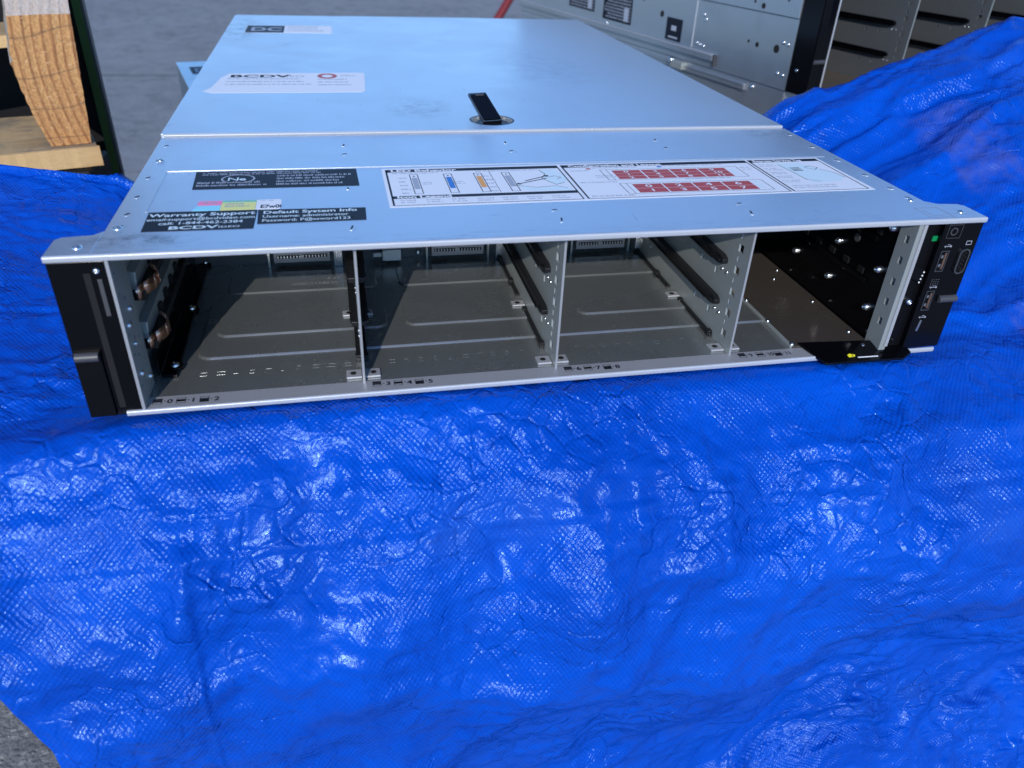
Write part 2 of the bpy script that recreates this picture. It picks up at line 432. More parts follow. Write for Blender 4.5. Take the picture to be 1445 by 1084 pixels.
# sill ----------------------------------------------------------------
box('sill', MT['sill'], SV, 20.7, 461.4, 0.2, 11.1, 0.0, 1.4, .2)
MB().prism([(-0.9, -1.2), (-1.2, -.6), (-1.2, 1.2), (-0.6, 1.7), (.19, 1.7), (.19, -1.2)], 'x', 17, 404).build('bottom_lip', MT['edge'], SV, .25)
MB().prism([(-0.9, -1.2), (-1.2, -.6), (-1.2, 1.2), (-0.6, 1.7), (.19, 1.7), (.19, -1.2)], 'x', 460, 479.5).build('bottom_lip', MT['edge'], SV, .25)
num = 0
for b, x0 in enumerate((28, 138.5, 245.5, 352.5)):
    for k in range(3):
        x = x0 + 11.4 * k; y = 6.8 - .45 * k - (.8 if b == 0 else 0)
        mb = MB(); z = 1.46
        f = 2 - k                                  # which third of the icon is filled
        for q in range(3):
            ya = y - 2.2 + q * 1.65
            if q == f: mb.quad((x, ya, z), (x + 4.6, ya, z), (x + 4.6, ya + 1.6, z), (x, ya + 1.6, z))
            mb.quad((x, ya, z), (x + 4.6, ya, z), (x + 4.6, ya + .28, z), (x, ya + .28, z))
        mb.quad((x, y + 2.5, z), (x + 4.6, y + 2.5, z), (x + 4.6, y + 2.8, z), (x, y + 2.8, z))
        for xx in (x, x + 4.3): mb.quad((xx, y - 2.2, z), (xx + .3, y - 2.2, z), (xx + .3, y + 2.6, z), (xx, y + 2.6, z))
        mb.quad((x, y - .55, z), (x + 4.6, y - .55, z), (x + 4.6, y + .95, z), (x, y + .95, z))
        mb.quad((x + 5.5, y, z), (x + 6.2, y, z), (x + 6.2, y + .8, z), (x + 5.5, y + .8, z))
        mb.build('bay_icon', MT['ink'], SV)
        text('bay_number', str(num), MT['ink'], SV, (x + 6.9, y - 1.7, 1.46), 5.0, 1.15 if num < 9 else .8, bold=.12)
        num += 1

# dividers -------------------------------------------------------------
def divider(x, parent, z1=83.6, depth=176, th=1.2, mats=('steel', 'dedge', 'rail'), nrail=2, y0=9.5, z0=1.05, pitch=13.4, railz=(22.5, 48.5), raily=31, top_y=None):
    holes = []
    zz = z0 + 7; 
    k = 0
    while zz < z1 - 6:
        holes.append((y0 + 7.6, y0 + 13.0, zz, zz + 4.8)); zz2 = zz + 7.6
        if zz2 < z1 - 4: holes.append((y0 + 10.4, y0 + 12.4, zz2, zz2 + 3.2))
        zz += pitch; k += 1
    for rz in railz:
        holes += [(42, 45, rz - 9.5, rz - 5.6), (62.5, 65, rz - 9, rz - 6), (142, 144.5, rz - 9.6, rz - 7)]
    mb = MB(); plate_holes(mb, y0, depth, z0, z1, holes, x - th / 2, x + th / 2)
    o = mb.build('divider', MT[mats[0]], parent)
    box('divider_edge', MT[mats[1]], o, x - th / 2 - .02, x + th / 2 + .02, y0 - .5, y0 - .02, z0, z1)
    for rz in railz:
        for s_ in (-1, 1):
            xa, xb = sorted((x + s_ * (th / 2 + .02), x + s_ * (th / 2 + 3.6)))
            pts = [(raily + 6, rz), (depth - 3, rz), (depth - 3, rz + 6), (raily + 4, rz + 6), (raily, rz + 4.4), (raily, rz + 1.6)]
            r_ = MB().prism(pts, 'x', xa, xb).build('drive_rail', MT[mats[2]], o, .4)
            xo = xa if s_ < 0 else xb
            mb = MB()
            a, b = sorted((xo, xo + s_ * .8))
            mb.box(a, b, raily + 12, depth - 8, rz + .3, rz + 1.2); mb.box(a, b, raily + 12, depth - 8, rz + 4.8, rz + 5.7)
            mb.box(a, b, raily + 3, raily + 8, rz + 2.2, rz + 4)
            mb.build('rail_rib', MT[mats[2]], r_)
    for rz in railz:     # rivets in pairs
        for yy in (raily - 1, raily + 5):
            for s_ in (-1,):
                a, b = x - th / 2 - .05, x - th / 2 - .7
                screw(o, (yy, rz - 3.4), 'x', a, b, 1.05)
    return o
for x in DIV:
    dv = divider(x, SV)
    # thin black guide strips lying in the corner on the floor
    for s_ in (-1, 1):
        a, b = sorted((x + s_ * .75, x + s_ * 3.1))
        mb = MB(); mb.box(a, b, 32, 83, 1.05, 3.6); mb.box(a - .4, b + .4, 33, 37, 1.06, 4.6); mb.box(a - .4, b + .4, 78, 82, 1.06, 4.2); mb.build('guide_strip', MT['rail'], dv, .3)
        mb = MB(); mb.box(a, b, 101, 168, 1.05, 3.6); mb.box(a - .5, b + .5, 120, 126, 1.06, 4.6); mb.box(a - .4, b + .4, 163, 167, 1.06, 4.2); mb.build('guide_strip', MT['rail'], dv, .3)
        # bent foot tabs, bored
        for ya, dd in ((14.2, 8.2), (84, 6.6)):
            a, b = sorted((x + s_ * .8, x + s_ * 9.2))
            tb = box('foot_tab', MT['sill'], dv, a, b, ya, ya + dd, 1.05 if ya < 50 else 3.1, 2.4 if ya < 50 else 4.3, .5)
            cxx = x + s_ * 5.4
            MB().disc((cxx, ya + dd / 2), 1.7, 'z', 2.38 if ya < 50 else 4.28, 2.46 if ya < 50 else 4.36, 12).build('bore', MT['hole'], tb)
# left inner wall --------------------------------------------------------
mb = MB()
plate_holes(mb, .3, 25, 1.45, 83.6, [(4, 6, z, z + 1.6) for z in (12, 30, 41, 62, 73)] + [(10, 12, z, z + 2.4) for z in (14, 26, 36, 44, 57)] + [(17, 18.6, z, z + 2) for z in (20, 33, 48)], 24.9, 26.0)
lw = mb.build('inner_wall', MT['steel'], SV)
box('inner_wall_edge', MT['dedge'], lw, 24.6, 26.1, -.6, .28, 1.75, 81.9)
for c in ((13.7, 51), (6.5, 45.6), (7.4, 18.2), (20, 9), (8.5, 34.6)): screw(lw, c, 'x', 26.02, 27.4, 1.7 if c[1] != 34.6 else 1.1)
bw = box('bay_wall', MT['steel'], SV, 21.2, 22.2, 25.1, 176, 1.05, 83.6)
for rz in (24, 52):
    pts = [(32, rz), (175, rz), (175, rz + 9), (34, rz + 9)]
    r_ = MB().prism(pts, 'x', 22.25, 27.0).build('slide_channel', MT['steel'], bw, .6)
    MB().prism([(30, rz - 5), (175, rz - 5), (175, rz - .2), (30, rz - .2)], 'x', 22.3, 30.5).build('drive_rail', MT['rail'], bw, .5)
    mb = MB()
    for k in range(7): mb.box(27.1, 28.6, 60 + 18 * k, 66 + 18 * k, rz + 1.5, rz + 5.5)
    mb.build('rail_clip', MT['rail'], r_)
    # copper leaf spring, bowed out from the channel
    mb = MB(); pf = [(26, 28.2), (32, 30.2), (40, 33.6), (46, 34.4), (52, 32.4), (57, 28.6)]
    for (a, xa), (b, xb) in zip(pf[:-1], pf[1:]):
        mb.quad((xa, a, rz - 3), (xb, b, rz - 3), (xb, b, rz + 4), (xa, a, rz + 4))
    sp = mb.build('contact_spring', MT['copper'], bw, smooth=True)
    so = sp.modifiers.new('s', 'SOLIDIFY'); so.thickness = .4 * S
    screw(bw, (29, rz + 1.0), 'x', 27.05, 29.0, 1.9)
st = MB().prism([(28.5, 30), (36.8, 29), (36.8, 182), (28.5, 182)], 'z', 1.05, 3.0).build('cable_cover', MT['black'], SV, .5)
MB().prism([(30, 3.0), (182, 3.0), (182, 17), (30, 12)], 'x', 27.2, 28.4).build('cover_flange', MT['black'], st, .3)
for yy in (38.8, 107.5, 178):
    MB().disc((34.5, yy), 4.3, 'z', 1.1, 3.5, 20).build('screw_boss', MT['black'], st, .4)
    screw(st, (34.5, yy), 'z', 3.5, 5.0, 2.5)
# right inner wall and black liner of the last bay -------------------------
mb = MB(); plate_holes(mb, .3, 14, 1.45, 83.6, [(5.0, 8.2, z, z + 4.6) for z in (16.6, 29.5, 42.4, 55.7, 68.4)], 441, 445.2)
rw = mb.build('inner_wall', MT['steel'], SV)
box('inner_wall_back', MT['grey'], rw, 443.2, 443.6, 4.4, 9, 10, 76)
box('inner_wall_edge', MT['sill'], rw, 443.4, 445.4, -.9, .28, 5, 81.9)
ln = box('bay_liner', MT['black'], SV, 442.2, 446, 14.1, 176, 1.05, 83.6)
for c in ((63.4, 47.3), (106.3, 22.7), (64.3, 22.5), (20.6, 46.2), (20.9, 21.2), (19, 72.9)):
    screw(ln, c, 'x', 442.1, 438.2, 2.5)
mb = MB()
for zz in (33, 60): mb.box(440.4, 442.15, 30, 190, zz, zz + 3.2)
mb.build('liner_rib', MT['black'], ln, .4)
mb = MB()
for k in range(9): mb.box(440.9, 442.15, 34 + 16 * k, 40 + 16 * k, 37, 41); mb.box(440.9, 442.15, 28 + 16 * k, 33 + 16 * k, 64.5, 68)
mb.build('liner_clip', MT['rail'], ln, .4)['kind'] = 'stuff'
mb = MB(); mb.disc((49, 55), 2.6, 'x', 441.6, 442.15, 16); mb.build('liner_boss', MT['grey'], ln)
# dark smoked floor plate of the last bay
smoked = metal_mat('brown_smoked_floor', (0.13, 0.11, 0.095), 0.24, .6, .0, smudge_scale=22, metal=.6, streak=0)
fp = box('bay_floor_plate', smoked, SV, 390.5, 441, 11.6, 175, 1.06, 2.2, .3)
box('floor_plate_edge', MT['steel'], fp, 388.6, 390.4, 12, 175, 1.06, 3.0, .3)
for c in ((390, 12.8), (390, 43.3), (390, 73.1)): screw(fp, c, 'z', 2.9, 4.2, 1.4)
for c in ((437, 118), (436, 67), (427, 104), (436, 24)): screw(fp, c, 'z', 2.2, 3.3, 1.3)
box('foot_tab', MT['dedge'], SV, 430, 440.9, 3.5, 11.4, 1.45, 2.3, .3)
for c in ((434, 6), (438, 9.5)): screw(SV, c, 'z', 2.3, 3.6, 1.5)

# backplane -----------------------------------------------------------------
bp = box('backplane', MT['bplane'], SV, 22.3, 442, 176.2, 178, 1.05, 83.6)
for k, x in enumerate((81, 190, 298, 405)):
    if k < 3:
        cn = box('drive_connector', MT['conn'], bp, x, x + 38, 167.5, 176.1, 4.6, 12.4, .4)
        mb = MB(); mb.box(x + 2, x + 17, 167.0, 167.45, 8, 10.2); mb.box(x + 19.5, x + 36, 167.0, 167.45, 8, 10.2)
        mb.build('connector_slot', MT['hole'], cn)
        mb = MB()
        for q in range(16): mb.box(x + 2.6 + q * 2.1, x + 3.4 + q * 2.1, 166.7, 167.0, 8.2, 10)
        mb.build('contact_pins', MT['dedge'], cn)
        mb = MB(); mb.box(x - 4, x + 42, 170.0, 176.0, 13.6, 15); mb.box(x - 4, x - 2.6, 168.0, 176.0, 1.1, 15); mb.box(x + 40.6, x + 42, 168.0, 176.0, 1.1, 15)
        mb.build('connector_shroud', MT['steel'], bp)
for x in (123, 237, 344): box('backplane_post', MT['dedge'], bp, x, x + 4.5, 166.0, 176.1, 1.06, 80, .4)
box('white_plug', MT['whitep'], bp, 155, 168, 164.0, 176.1, 4, 12, .5)
mb = MB(); mb.box(148.5, 155, 167.0, 169.2, 6, 9); mb.build('white_wire', MT['whitep'], bp, .5)
screw(bp, (181, 6), 'y', 176.0, 172.0, 2.0)
# black panel standing behind the first divider
box('cable_panel', MT['blackm'], SV, 137.6, 139.0, 100, 175, 3.8, 83, .3)

# left ear ---------------------------------------------------------------------
le = empty('left_ear', (0, 0, 0)); le.parent = SV
box('ear_body', MT['black'], le, .2, 24.5, .0, 22, -.8, 81.9, .7)
box('ear_plate', MT['blackm'], le, .6, 12.6, -1.6, -.05, 0, 36.5, .4)
# pull latch: half-round bar
pts = [(-1.7 - 2.6 * math.sin(math.pi * k / 8), 32.0 + 4.8 * (1 - math.cos(math.pi * k / 8)) / 2) for k in range(9)]
MB().prism(pts, 'x', 1.8, 12.2).build('pull_latch', MT['grey'], le, .15, 1)
box('status_light_bar', MT['grey'], le, 19.8, 21.8, -.55, -.02, 54.5, 73, .2)
screw(le, (20.3, 77), 'y', -.02, -1.0, 1.5)
box('ear_slot', MT['hole'], le, 14.5, 17.4, -.3, -.02, 4, 76)
# right ear / control panel -------------------------------------------------------
re_ = empty('right_ear', (0, 0, 0)); re_.parent = SV
box('ear_body', MT['black'], re_, 457.5, 482.2, .0, 22, 2.0, 81.9, .7)
box('ear_recess', MT['blackm'], re_, 445.5, 457.4, 3.5, 22, 2.0, 81.9)
def usb(zc):
    x0, x1 = 460.2, 465.6
    u = MB(); th = .5; y = -.5
    u.box(x0, x0 + th, y, 4, zc - 6.4, zc + 6.4); u.box(x1 - th, x1, y, 4, zc - 6.4, zc + 6.4)
    u.box(x0 + th, x1 - th, y, 4, zc - 6.4, zc - 5.9); u.box(x0 + th, x1 - th, y, 4, zc + 5.9, zc + 6.4)
    o = u.build('usb_port', MT['port'], re_)
    box('port_interior', MT['blackm'], o, x0 + th, x1 - th, -.08, -.03, zc - 5.9, zc + 5.9)
    box('tongue', MT['copper'], o, x1 - 2.2, x1 - .9, -.4, -.09, zc - 5, zc + 5)
    for q in (-2.6, 2.8): box('spring', MT['chrome'], o, x0 + 1.2, x0 + 2.6, -.45, -.09, zc + q - .9, zc + q + .9)
for zc in (59.3, 34.3): usb(zc)
vg = MB()
vout = rrect(472.4, 479.2, 51.2, 66.6, 3.0); vin = rrect(473.2, 478.4, 52, 65.8, 2.4)
n = len(vout)
for k in range(n):
    k2 = (k + 1) % n
    P = lambda p, y: (p[0], y, p[1])
    vg.quad(P(vout[k], -1.4), P(vout[k2], -1.4), P(vin[k2], -1.4), P(vin[k], -1.4))
    vg.quad(P(vout[k], -1.4), P(vout[k2], -1.4), P(vout[k2], -.01), P(vout[k], -.01))
    vg.quad(P(vin[k], -1.4), P(vin[k2], -1.4), P(vin[k2], -.3), P(vin[k], -.3))
vgo = vg.build('monitor_port', MT['port'], re_)
MB().prism(vin, 'y', -.35, -.02).build('port_face', MT['blackm'], vgo)
mb = MB()
for r_ in range(3):
    for k in range(5): mb.disc((474.4 + r_ * 1.45, 54.2 + k * 2.35 + (r_ % 2) * 1.0), .5, 'y', -.55, -.34, 8)
mb.build('pin_holes', MT['hole'], vgo)
mini = MB().prism([(462.0, 14.2), (463.4, 13.8), (464.2, 21.0), (462.9, 21.4)], 'y', -.3, -.02).build('mini_port', MT['chrome'], re_)
mb = MB(); n = 20
for k in range(n):
    a, b = 2 * math.pi * k / n, 2 * math.pi * (k + 1) / n
    for ra, rb in ((1.7, 2.3),):
        mb.quad((464.4 + ra * math.cos(a), -.06, 77 + ra * math.sin(a)), (464.4 + rb * math.cos(a), -.06, 77 + rb * math.sin(a)), (464.4 + rb * math.cos(b), -.06, 77 + rb * math.sin(b)), (464.4 + ra * math.cos(b), -.06, 77 + ra * math.sin(b)))
mb.build('power_button', MT['grey'], re_)
mb = MB()
for a, b, c, e in ((460.3, 469.2, 73.0, 73.25), (460.3, 469.2, 80.8, 81.05), (460.3, 460.55, 73.2, 80.9), (469, 469.25, 73.2, 80.9)): mb.box(a, b, -.08, -.02, c, e)
mb.build('button_outline', MT['grey'], re_)
mb = MB(); mb.box(475, 478.6, -.1, -.02, 68.6, 68.9); mb.box(475, 478.6, -.1, -.02, 70.7, 71); mb.box(475, 475.3, -.1, -.02, 68.8, 70.8); mb.box(478.3, 478.6, -.1, -.02, 68.8, 70.8)
for zc in (68, 42.6, 23): mb.box(461.8, 465.4, -.1, -.02, zc, zc + .3); mb.prism([(461.2, zc + .15), (462.2, zc - .5), (462.2, zc + .8)], 'y', -.1, -.02); mb.disc((465.6, zc + .15), .55, 'y', -.1, -.02, 8); mb.box(463.2, 465, -.1, -.02, zc + 1, zc + 1.25)
mb.build('port_symbols', MT['lgrey'], re_)
mb = MB()
for i in range(4):
    for j in range(4): mb.disc((461.2 + i * 1.5, 43.6 + j * 1.35), .38, 'y', -.1, -.02, 8)
mb.build('vent_dots', MT['grey'], re_)
lp = MB().prism([(446.2, 57.5), (454.8, 53.6), (456.0, 45.0), (447.2, 49.2)], 'y', .6, 3.4).build('status_light_panel', MT['blackm'], re_, .3)
mb = MB()
for k in range(4): mb.disc((453.7 - k * .35 + .6, 52.6 - k * 2.1), .5, 'y', .35, .58, 8)
mb.build('status_leds', MT['whitep'], lp)
screw(re_, (452, 33.3), 'y', 3.4, .2, 2.0)
box('circuit_board', MT['greenpcb'], re_, 454.2, 457.2, 2.6, 3.4, 70.6, 73.6)
screw(re_, (450, 8), 'y', 3.4, 1.5, 1.4, 'blackm')
pts = [(-.02 - 2.6 * math.sin(math.pi * k / 8), 32.6 + 4.6 * (1 - math.cos(math.pi * k / 8)) / 2) for k in range(9)]
MB().prism(pts, 'x', 469.8, 481.6).build('pull_latch', MT['grey'], re_, .15, 1)
# pull-out information tag ----------------------------------------------------------
tgm = MB().prism([(394.5, 13), (398.5, -1.5), (402.0, -7.2), (453.5, -8.0), (461.5, -3.6), (461.0, 8)], 'z', 2.45, 3.9)
TILT = lambda y, z: z - max(0, 6 - y) * .26
tgm.v = [(a, b, TILT(b, c_)) for a, b, c_ in tgm.v]
tg = tgm.build('information_tag', MT['black'], SV, .3)
q = MB().prism([(420.6, -1.2), (423.8, -2.4), (422.8, -3.9), (418.9, -4.0), (418.6, -2.2)], 'z', 3.94, 4.0)
q.v = [(a, b, TILT(b, c_)) for a, b, c_ in q.v]; q.build('warning_symbol', MT['warn'], tg)
q = MB().prism([(421.4, -3.7), (422.1, -3.7), (421.9, -1.8), (421.6, -1.8)], 'z', 4.02, 4.06)
q.v = [(a, b, TILT(b, c_)) for a, b, c_ in q.v]; q.build('warning_mark', MT['ink'], tg)
q = MB().prism([(424.5, -5.0), (438, -5.2), (438, -4.4), (424.5, -4.2)], 'z', 3.94, 4.0)
q.v = [(a, b, TILT(b, c_)) for a, b, c_ in q.v]; q.build('white_print', MT['white'], tg)

# ----------------------------------------------------------------- stickers on the cover
ZT = HT + .03
def sticker(name, m, pts, z=ZT, th=.10): return sheet(name, m, SV, pts, z, th)
# embossed outline round the labels
def emboss(x0, x1, y0, y1):
    pf = [(x0, y0 + 4), (x0 - 2.5, y1), (x1, y1)]
    mb = MB(); wd = .7; 
    mb.prism([(x0, y1), (x1, y1), (x1, y1 + wd), (x0, y1 + wd)], 'z', HT, HT + .35)
    mb.prism([(x0 + .0, y0), (x0 + .6, y0), (x0 + .6, y1), (x0, y1)], 'z', HT, HT + .28)
    mb.build('embossed_border', MT['cover'], SV, .15, 1)
emboss(33.5, 452, 52, 118.0)
# warranty label
wl = sticker('warranty_label', MT['ink'], [(36.1, 24.6), (87.2, 24.0), (87.6, 50.2), (35.4, 51.0)])
zt = ZT + .14
for s_, x, y, sz, sx, bd in (('Warranty Support', 61.5, 44.0, 6.0, 1.12, .14), ('email:support@bcdvideo.com', 61.6, 38.4, 5.0, .84, .05), ('call: 1-844-462-2384', 62, 32.8, 5.0, .95, .07), ('BCDV', 59, 26.3, 5.6, 1.55, .16)):
    text('lettering', s_, MT['pale'], wl, (x, y, zt), sz, sx, bold=bd, align='CENTER')
text('lettering', 'IDEO', MT['pale'], wl, (70.5, 26.5, zt), 3.4, 1.3, bold=.02)
dl = sticker('login_label', MT['ink'], [(88.6, 29.8), (141.6, 30.4), (142.0, 48.4), (87.9, 50.0)])
text('lettering', 'Default System Info', MT['pale'], dl, (90.5, 43.6, zt), 5.6, 1.06, bold=.13)
text('lettering', 'Username: administrator', MT['pale'], dl, (90.5, 38.0, zt), 5.0, .84, bold=.05)
text('lettering', 'Password: P@ssword123', MT['pale'], dl, (90.5, 32.4, zt), 5.0, .84, bold=.05)
# certificate strip in three colours
sticker('certificate_strip', MT['pink'], [(57.4, 58.5), (69, 58.4), (69.4, 65.3), (58.6, 65.5), (57, 63.5)])
cs = sticker('certificate_strip', MT['cyan'], [(55.5, 51.3), (69.0, 51.2), (69, 58.35), (57.3, 58.45)])
cs = sticker('certificate_strip', MT['yellow'], [(69.1, 51.2), (86.2, 50.9), (86.4, 62), (69.1, 62.2)])
sticker('certificate_strip', MT['mint'], [(69.1, 62.25), (86.4, 62.05), (86.5, 65.2), (69.5, 65.4)])
cw = sticker('certificate_strip', MT['white'], [(86.45, 50.9), (98, 50.6), (99, 52), (99, 64.2), (98, 65.3), (86.5, 65.3)])
mb = MB(); greek(mb, 71, 84, 53, 61, zt, 3.4, 2.2, 1); greek(mb, 71, 86, 62.5, 65, zt, 3, 1.6, 2); greek(mb, 60, 68, 59, 64, zt, 3, 2.4, 9); greek(mb, 88, 96, 61, 64, zt, 3, 1, 3); mb.build('small_print', MT['lgrey'], cw)
text('lettering', 'E7w0i', MT['ink'], cw, (88.6, 52.4, zt), 6.6, .66, bold=.22)
# black regulatory label
rl = sticker('regulatory_label', MT['ink'], [(51.5, 84.8), (140.5, 84.3), (139.8, 115.6), (50.0, 116.2)])
mb = MB()
greek(mb, 54, 136, 108, 114, zt, 3.0, 2.1, 4)
greek(mb, 52.8, 90, 86, 97, zt, 4.6, 3.0, 5)
greek(mb, 95, 139, 86, 107, zt, 5.0, 3.0, 6)
n = 26
for k in range(n):
    a, b = 2 * math.pi * k / n, 2 * math.pi * (k + 1) / n
    mb.quad(*[(74 + r_ * 8.2 * math.cos(t_), 101.5 + r_ * 6.6 * math.sin(t_), zt) for r_, t_ in ((1, a), (1.13, a), (1.13, b), (1, b))])
mb.build('small_print', MT['lgrey'], rl)
text('lettering', 'N', MT['pale'], rl, (68, 98.4, zt), 8, 1.1, bold=.05); text('lettering', 'e', MT['pale'], rl, (74.6, 98.6, zt), 7, 1.1, bold=.2)
# big white instruction label in three panels
bl = sticker('instruction_label', MT['white'], [(154.5, 46.6), (445.6, 50.6), (444.2, 116.2), (154.5, 113.5)])
sk = MB(); ya, yb = 49.0, 111.0
def line(mb_, x0, y0, x1, y1, wd, z=None):
    z = z or zt; dx, dy = x1 - x0, y1 - y0; L = math.hypot(dx, dy); nx, ny = -dy / L * wd / 2, dx / L * wd / 2
    mb_.quad((x0 - nx, y0 - ny, z), (x1 - nx, y1 - ny, z), (x1 + nx, y1 + ny, z), (x0 + nx, y0 + ny, z))
Y = lambda x, y: y + (x - 155) / 290 * 3.0
def panel(x0, x1, head=5.2):
    line(sk, x0, Y(x0, ya), x0, Y(x0, yb), 1.1); line(sk, x1, Y(x1, ya), x1, Y(x1, yb), .8)
    line(sk, x0, Y(x0, ya), x1, Y(x1, ya), .6)
    sk.quad((x0, Y(x0, yb - head), zt), (x1, Y(x1, yb - head), zt), (x1, Y(x1, yb), zt), (x0, Y(x0, yb), zt))
panel(157, 262); panel(265, 390); panel(392.5, 442)
sk.quad((157, Y(157, 59.5), zt), (262, Y(262, 59.5), zt), (262, Y(262, 63.8), zt), (157, Y(157, 63.8), zt))
zt2 = zt + .05
for s_, x, y, sz in (('LED Behavior', 159.5, 106.6, 5.6), ('Icon Legend', 159.5, 60.2, 4.9), ('Configuration and Layout', 269, 107.9, 5.3), ('Express Service Tag', 395, 109.1, 5.0)):
    text('lettering', s_, MT['white'], bl, (x, y, zt2), sz, 1.25 if x < 200 else (1.12 if x < 300 else .86), bold=.22)
# blanks so the headings sit on black, thin borders on white
gk = MB()
greek(gk, 160, 192, 101, 104.5, zt, 3, 1.6, 11); greek(gk, 210, 255, 102, 105.5, zt, 3, 1.6, 12)
for x, s_ in ((163, 13), (213, 14)):
    for k in range(5): greek(gk, x, x + 5, 67 + k * 6.6, 69.5 + k * 6.6, zt, 3, 2.0, s_ + k * 7)
greek(gk, 176, 183, 80, 87, zt, 3, 1.4, 21); greek(gk, 193.5, 200, 80, 87, zt, 3, 1.4, 22)
for k in range(7): greek(gk, 161 + k * 14, 171 + k * 14, 51.5, 57.5, zt, 3.2, 1.5, 30 + k)
greek(gk, 268, 282, 98, 101, zt, 3, 1.5, 41); greek(gk, 281, 293, 85, 91, zt, 3, 1.5, 42); greek(gk, 268, 300, 76.5, 79, zt, 3, 2, 43)
greek(gk, 268, 300, 52.5, 55, zt, 3, 2, 44); greek(gk, 283, 320, 103, 106.0, zt, 3, 1.5, 45); greek(gk, 330, 372, 104, 107, zt, 3, 1.5, 46)
greek(gk, 335, 372, 78, 80.5, zt, 3, 1.4, 47)
for k in range(5): greek(gk, 395, 407, 99 - k * 8, 104 - k * 8, zt, 3.0, 1.3, 50 + k)
greek(gk, 396, 434, 55, 62, zt, 3.4, 1.4, 60); greek(gk, 380, 388, 92, 100, zt, 4, 1.4, 61)
gk.build('small_print', MT['lgrey'], bl)
for x0, m_ in ((170, 'lgrey'), (190, 'blue'), (208, 'orange'), (225, 'lgrey')):
    line(sk, x0, 67, x0, 101, .5); line(sk, x0 + 4.6, 67, x0 + 4.6, 101, .5); line(sk, x0, 101, x0 + 4.6, 101, .5); line(sk, x0, 67, x0 + 4.6, 67, .4)
    sk.prism([(x0 + 1.5, 97), (x0 + 3.1, 97), (x0 + 2.3, 99)], 'z', zt, zt + .01)
    q = MB(); q.quad((x0 + .7, 75, zt), (x0 + 3.9, 75, zt), (x0 + 3.9, 95, zt), (x0 + .7, 95, zt)); q.build('light_bar_print', MT[m_], bl)
line(sk, 206 + 12, 66, 206 + 12, 105, .3)
# twin arrows
for (x0, y0, x1, y1) in ((236, 84, 250, 92), (250, 88, 232, 79.5)):
    line(sk, x0, y0, x1, y1, 1.0); dx, dy = x1 - x0, y1 - y0; L = math.hypot(dx, dy); ux, uy = dx / L, dy / L
    sk.poly([(x1 + ux * 3, y1 + uy * 3, zt), (x1 - uy * 1.8, y1 + ux * 1.8, zt), (x1 + uy * 1.8, y1 - ux * 1.8, zt)])
# pale drawings of hands and the tag
q = MB()
q.poly([(x, y, zt) for x, y in ((228, 77), (240, 72), (252, 74), (258, 70), (261, 66.5), (236, 66.5))])
q.poly([(x, y, zt) for x, y in ((249, 104), (258, 105), (262, 92), (261.6, 84), (259, 80), (253, 76), (250, 82), (247, 88), (250, 94))])
q.poly([(x, y, zt) for x, y in ((408, 104), (424, 105), (436, 88), (440, 76), (434, 68), (414, 66), (411, 80))])
q.build('drawing', MT['pale'], bl)
for pts in (((249, 104), (251, 96), (247, 88), (250, 82), (253, 76), (259, 80)), ((228, 77), (240, 72), (252, 74), (258, 70)), ((251, 90), (256, 92), (259, 89), (256, 86)), ((409, 103), (411, 86), (412, 72), (420, 68)), ((424, 96), (429, 99), (433, 95), (429, 91), (424, 96)), ((432, 92), (438, 84), (440, 74))):
    for a, b in zip(pts[:-1], pts[1:]): line(sk, *a, *b, .45)
for k in range(3): line(sk, 413, 90 + k * 2.6, 420, 90 + k * 2.6, 1.2)
# drive layout diagrams: two red rows with white numbers
for (xa_, xb_, y0, y1, rows) in ((294, 370, 82.5, 99.5, 3), (298, 374, 57.5, 73.0, 2)):
    line(sk, xa_ - 7, y0 - 1, xa_ - 7, y1 + 1.5, .4); line(sk, xb_ + 8, y0 - 1, xb_ + 8, y1 + 1.5, .4); line(sk, xa_ - 7, y0 - 1.3, xb_ + 8, y0 - 1.3, .3); line(sk, xa_ - 7, y1 + 1.6, xb_ + 8, y1 + 1.6, .3)
    line(sk, xa_ - 3, y0 - 1, xa_ - 3, y1 + 1.5, .3)
    for k in range(4):
        c0 = xa_ + (xb_ - xa_) / 4 * k; c1 = xa_ + (xb_ - xa_) / 4 * (k + 1) - .9
        for r_ in range(rows):
            hh = (y1 - y0) / rows
            q = MB(); q.quad((c0, y0 + hh * r_, zt), (c1, y0 + hh * r_, zt), (c1, y0 + hh * (r_ + 1) - .35, zt), (c0, y0 + hh * (r_ + 1) - .35, zt))
            q.build('drive_print', MT['red'], bl)
            text('drive_digit', str(k * rows + (rows - 1 - r_)), MT['white'], bl, ((c0 + c1) / 2 - 2, y0 + hh * r_ + hh * .2, zt2), hh * .8, 1.4, bold=.1)
    q = MB()
    for k in range(3): q.quad((xb_ + .3, y0 + 2 + k * 4.5, zt), (xb_ + 4.5, y0 + 2 + k * 4.5, zt), (xb_ + 4.5, y0 + 4.4 + k * 4.5, zt), (xb_ + .3, y0 + 4.4 + k * 4.5, zt))
    q.build('drawing', MT['pale'], bl)
q = MB(); q.quad((279, 102.5, zt), (282, 102.5, zt), (282, 105, zt), (279, 105, zt)); q.build('drawing', MT['red'], bl)
q = MB(); q.quad((326, 103.5, zt), (329, 103.5, zt), (329, 106, zt), (326, 106, zt)); q.build('drawing', MT['blue'], bl)
sk.build('label_linework', MT['ink'], bl)
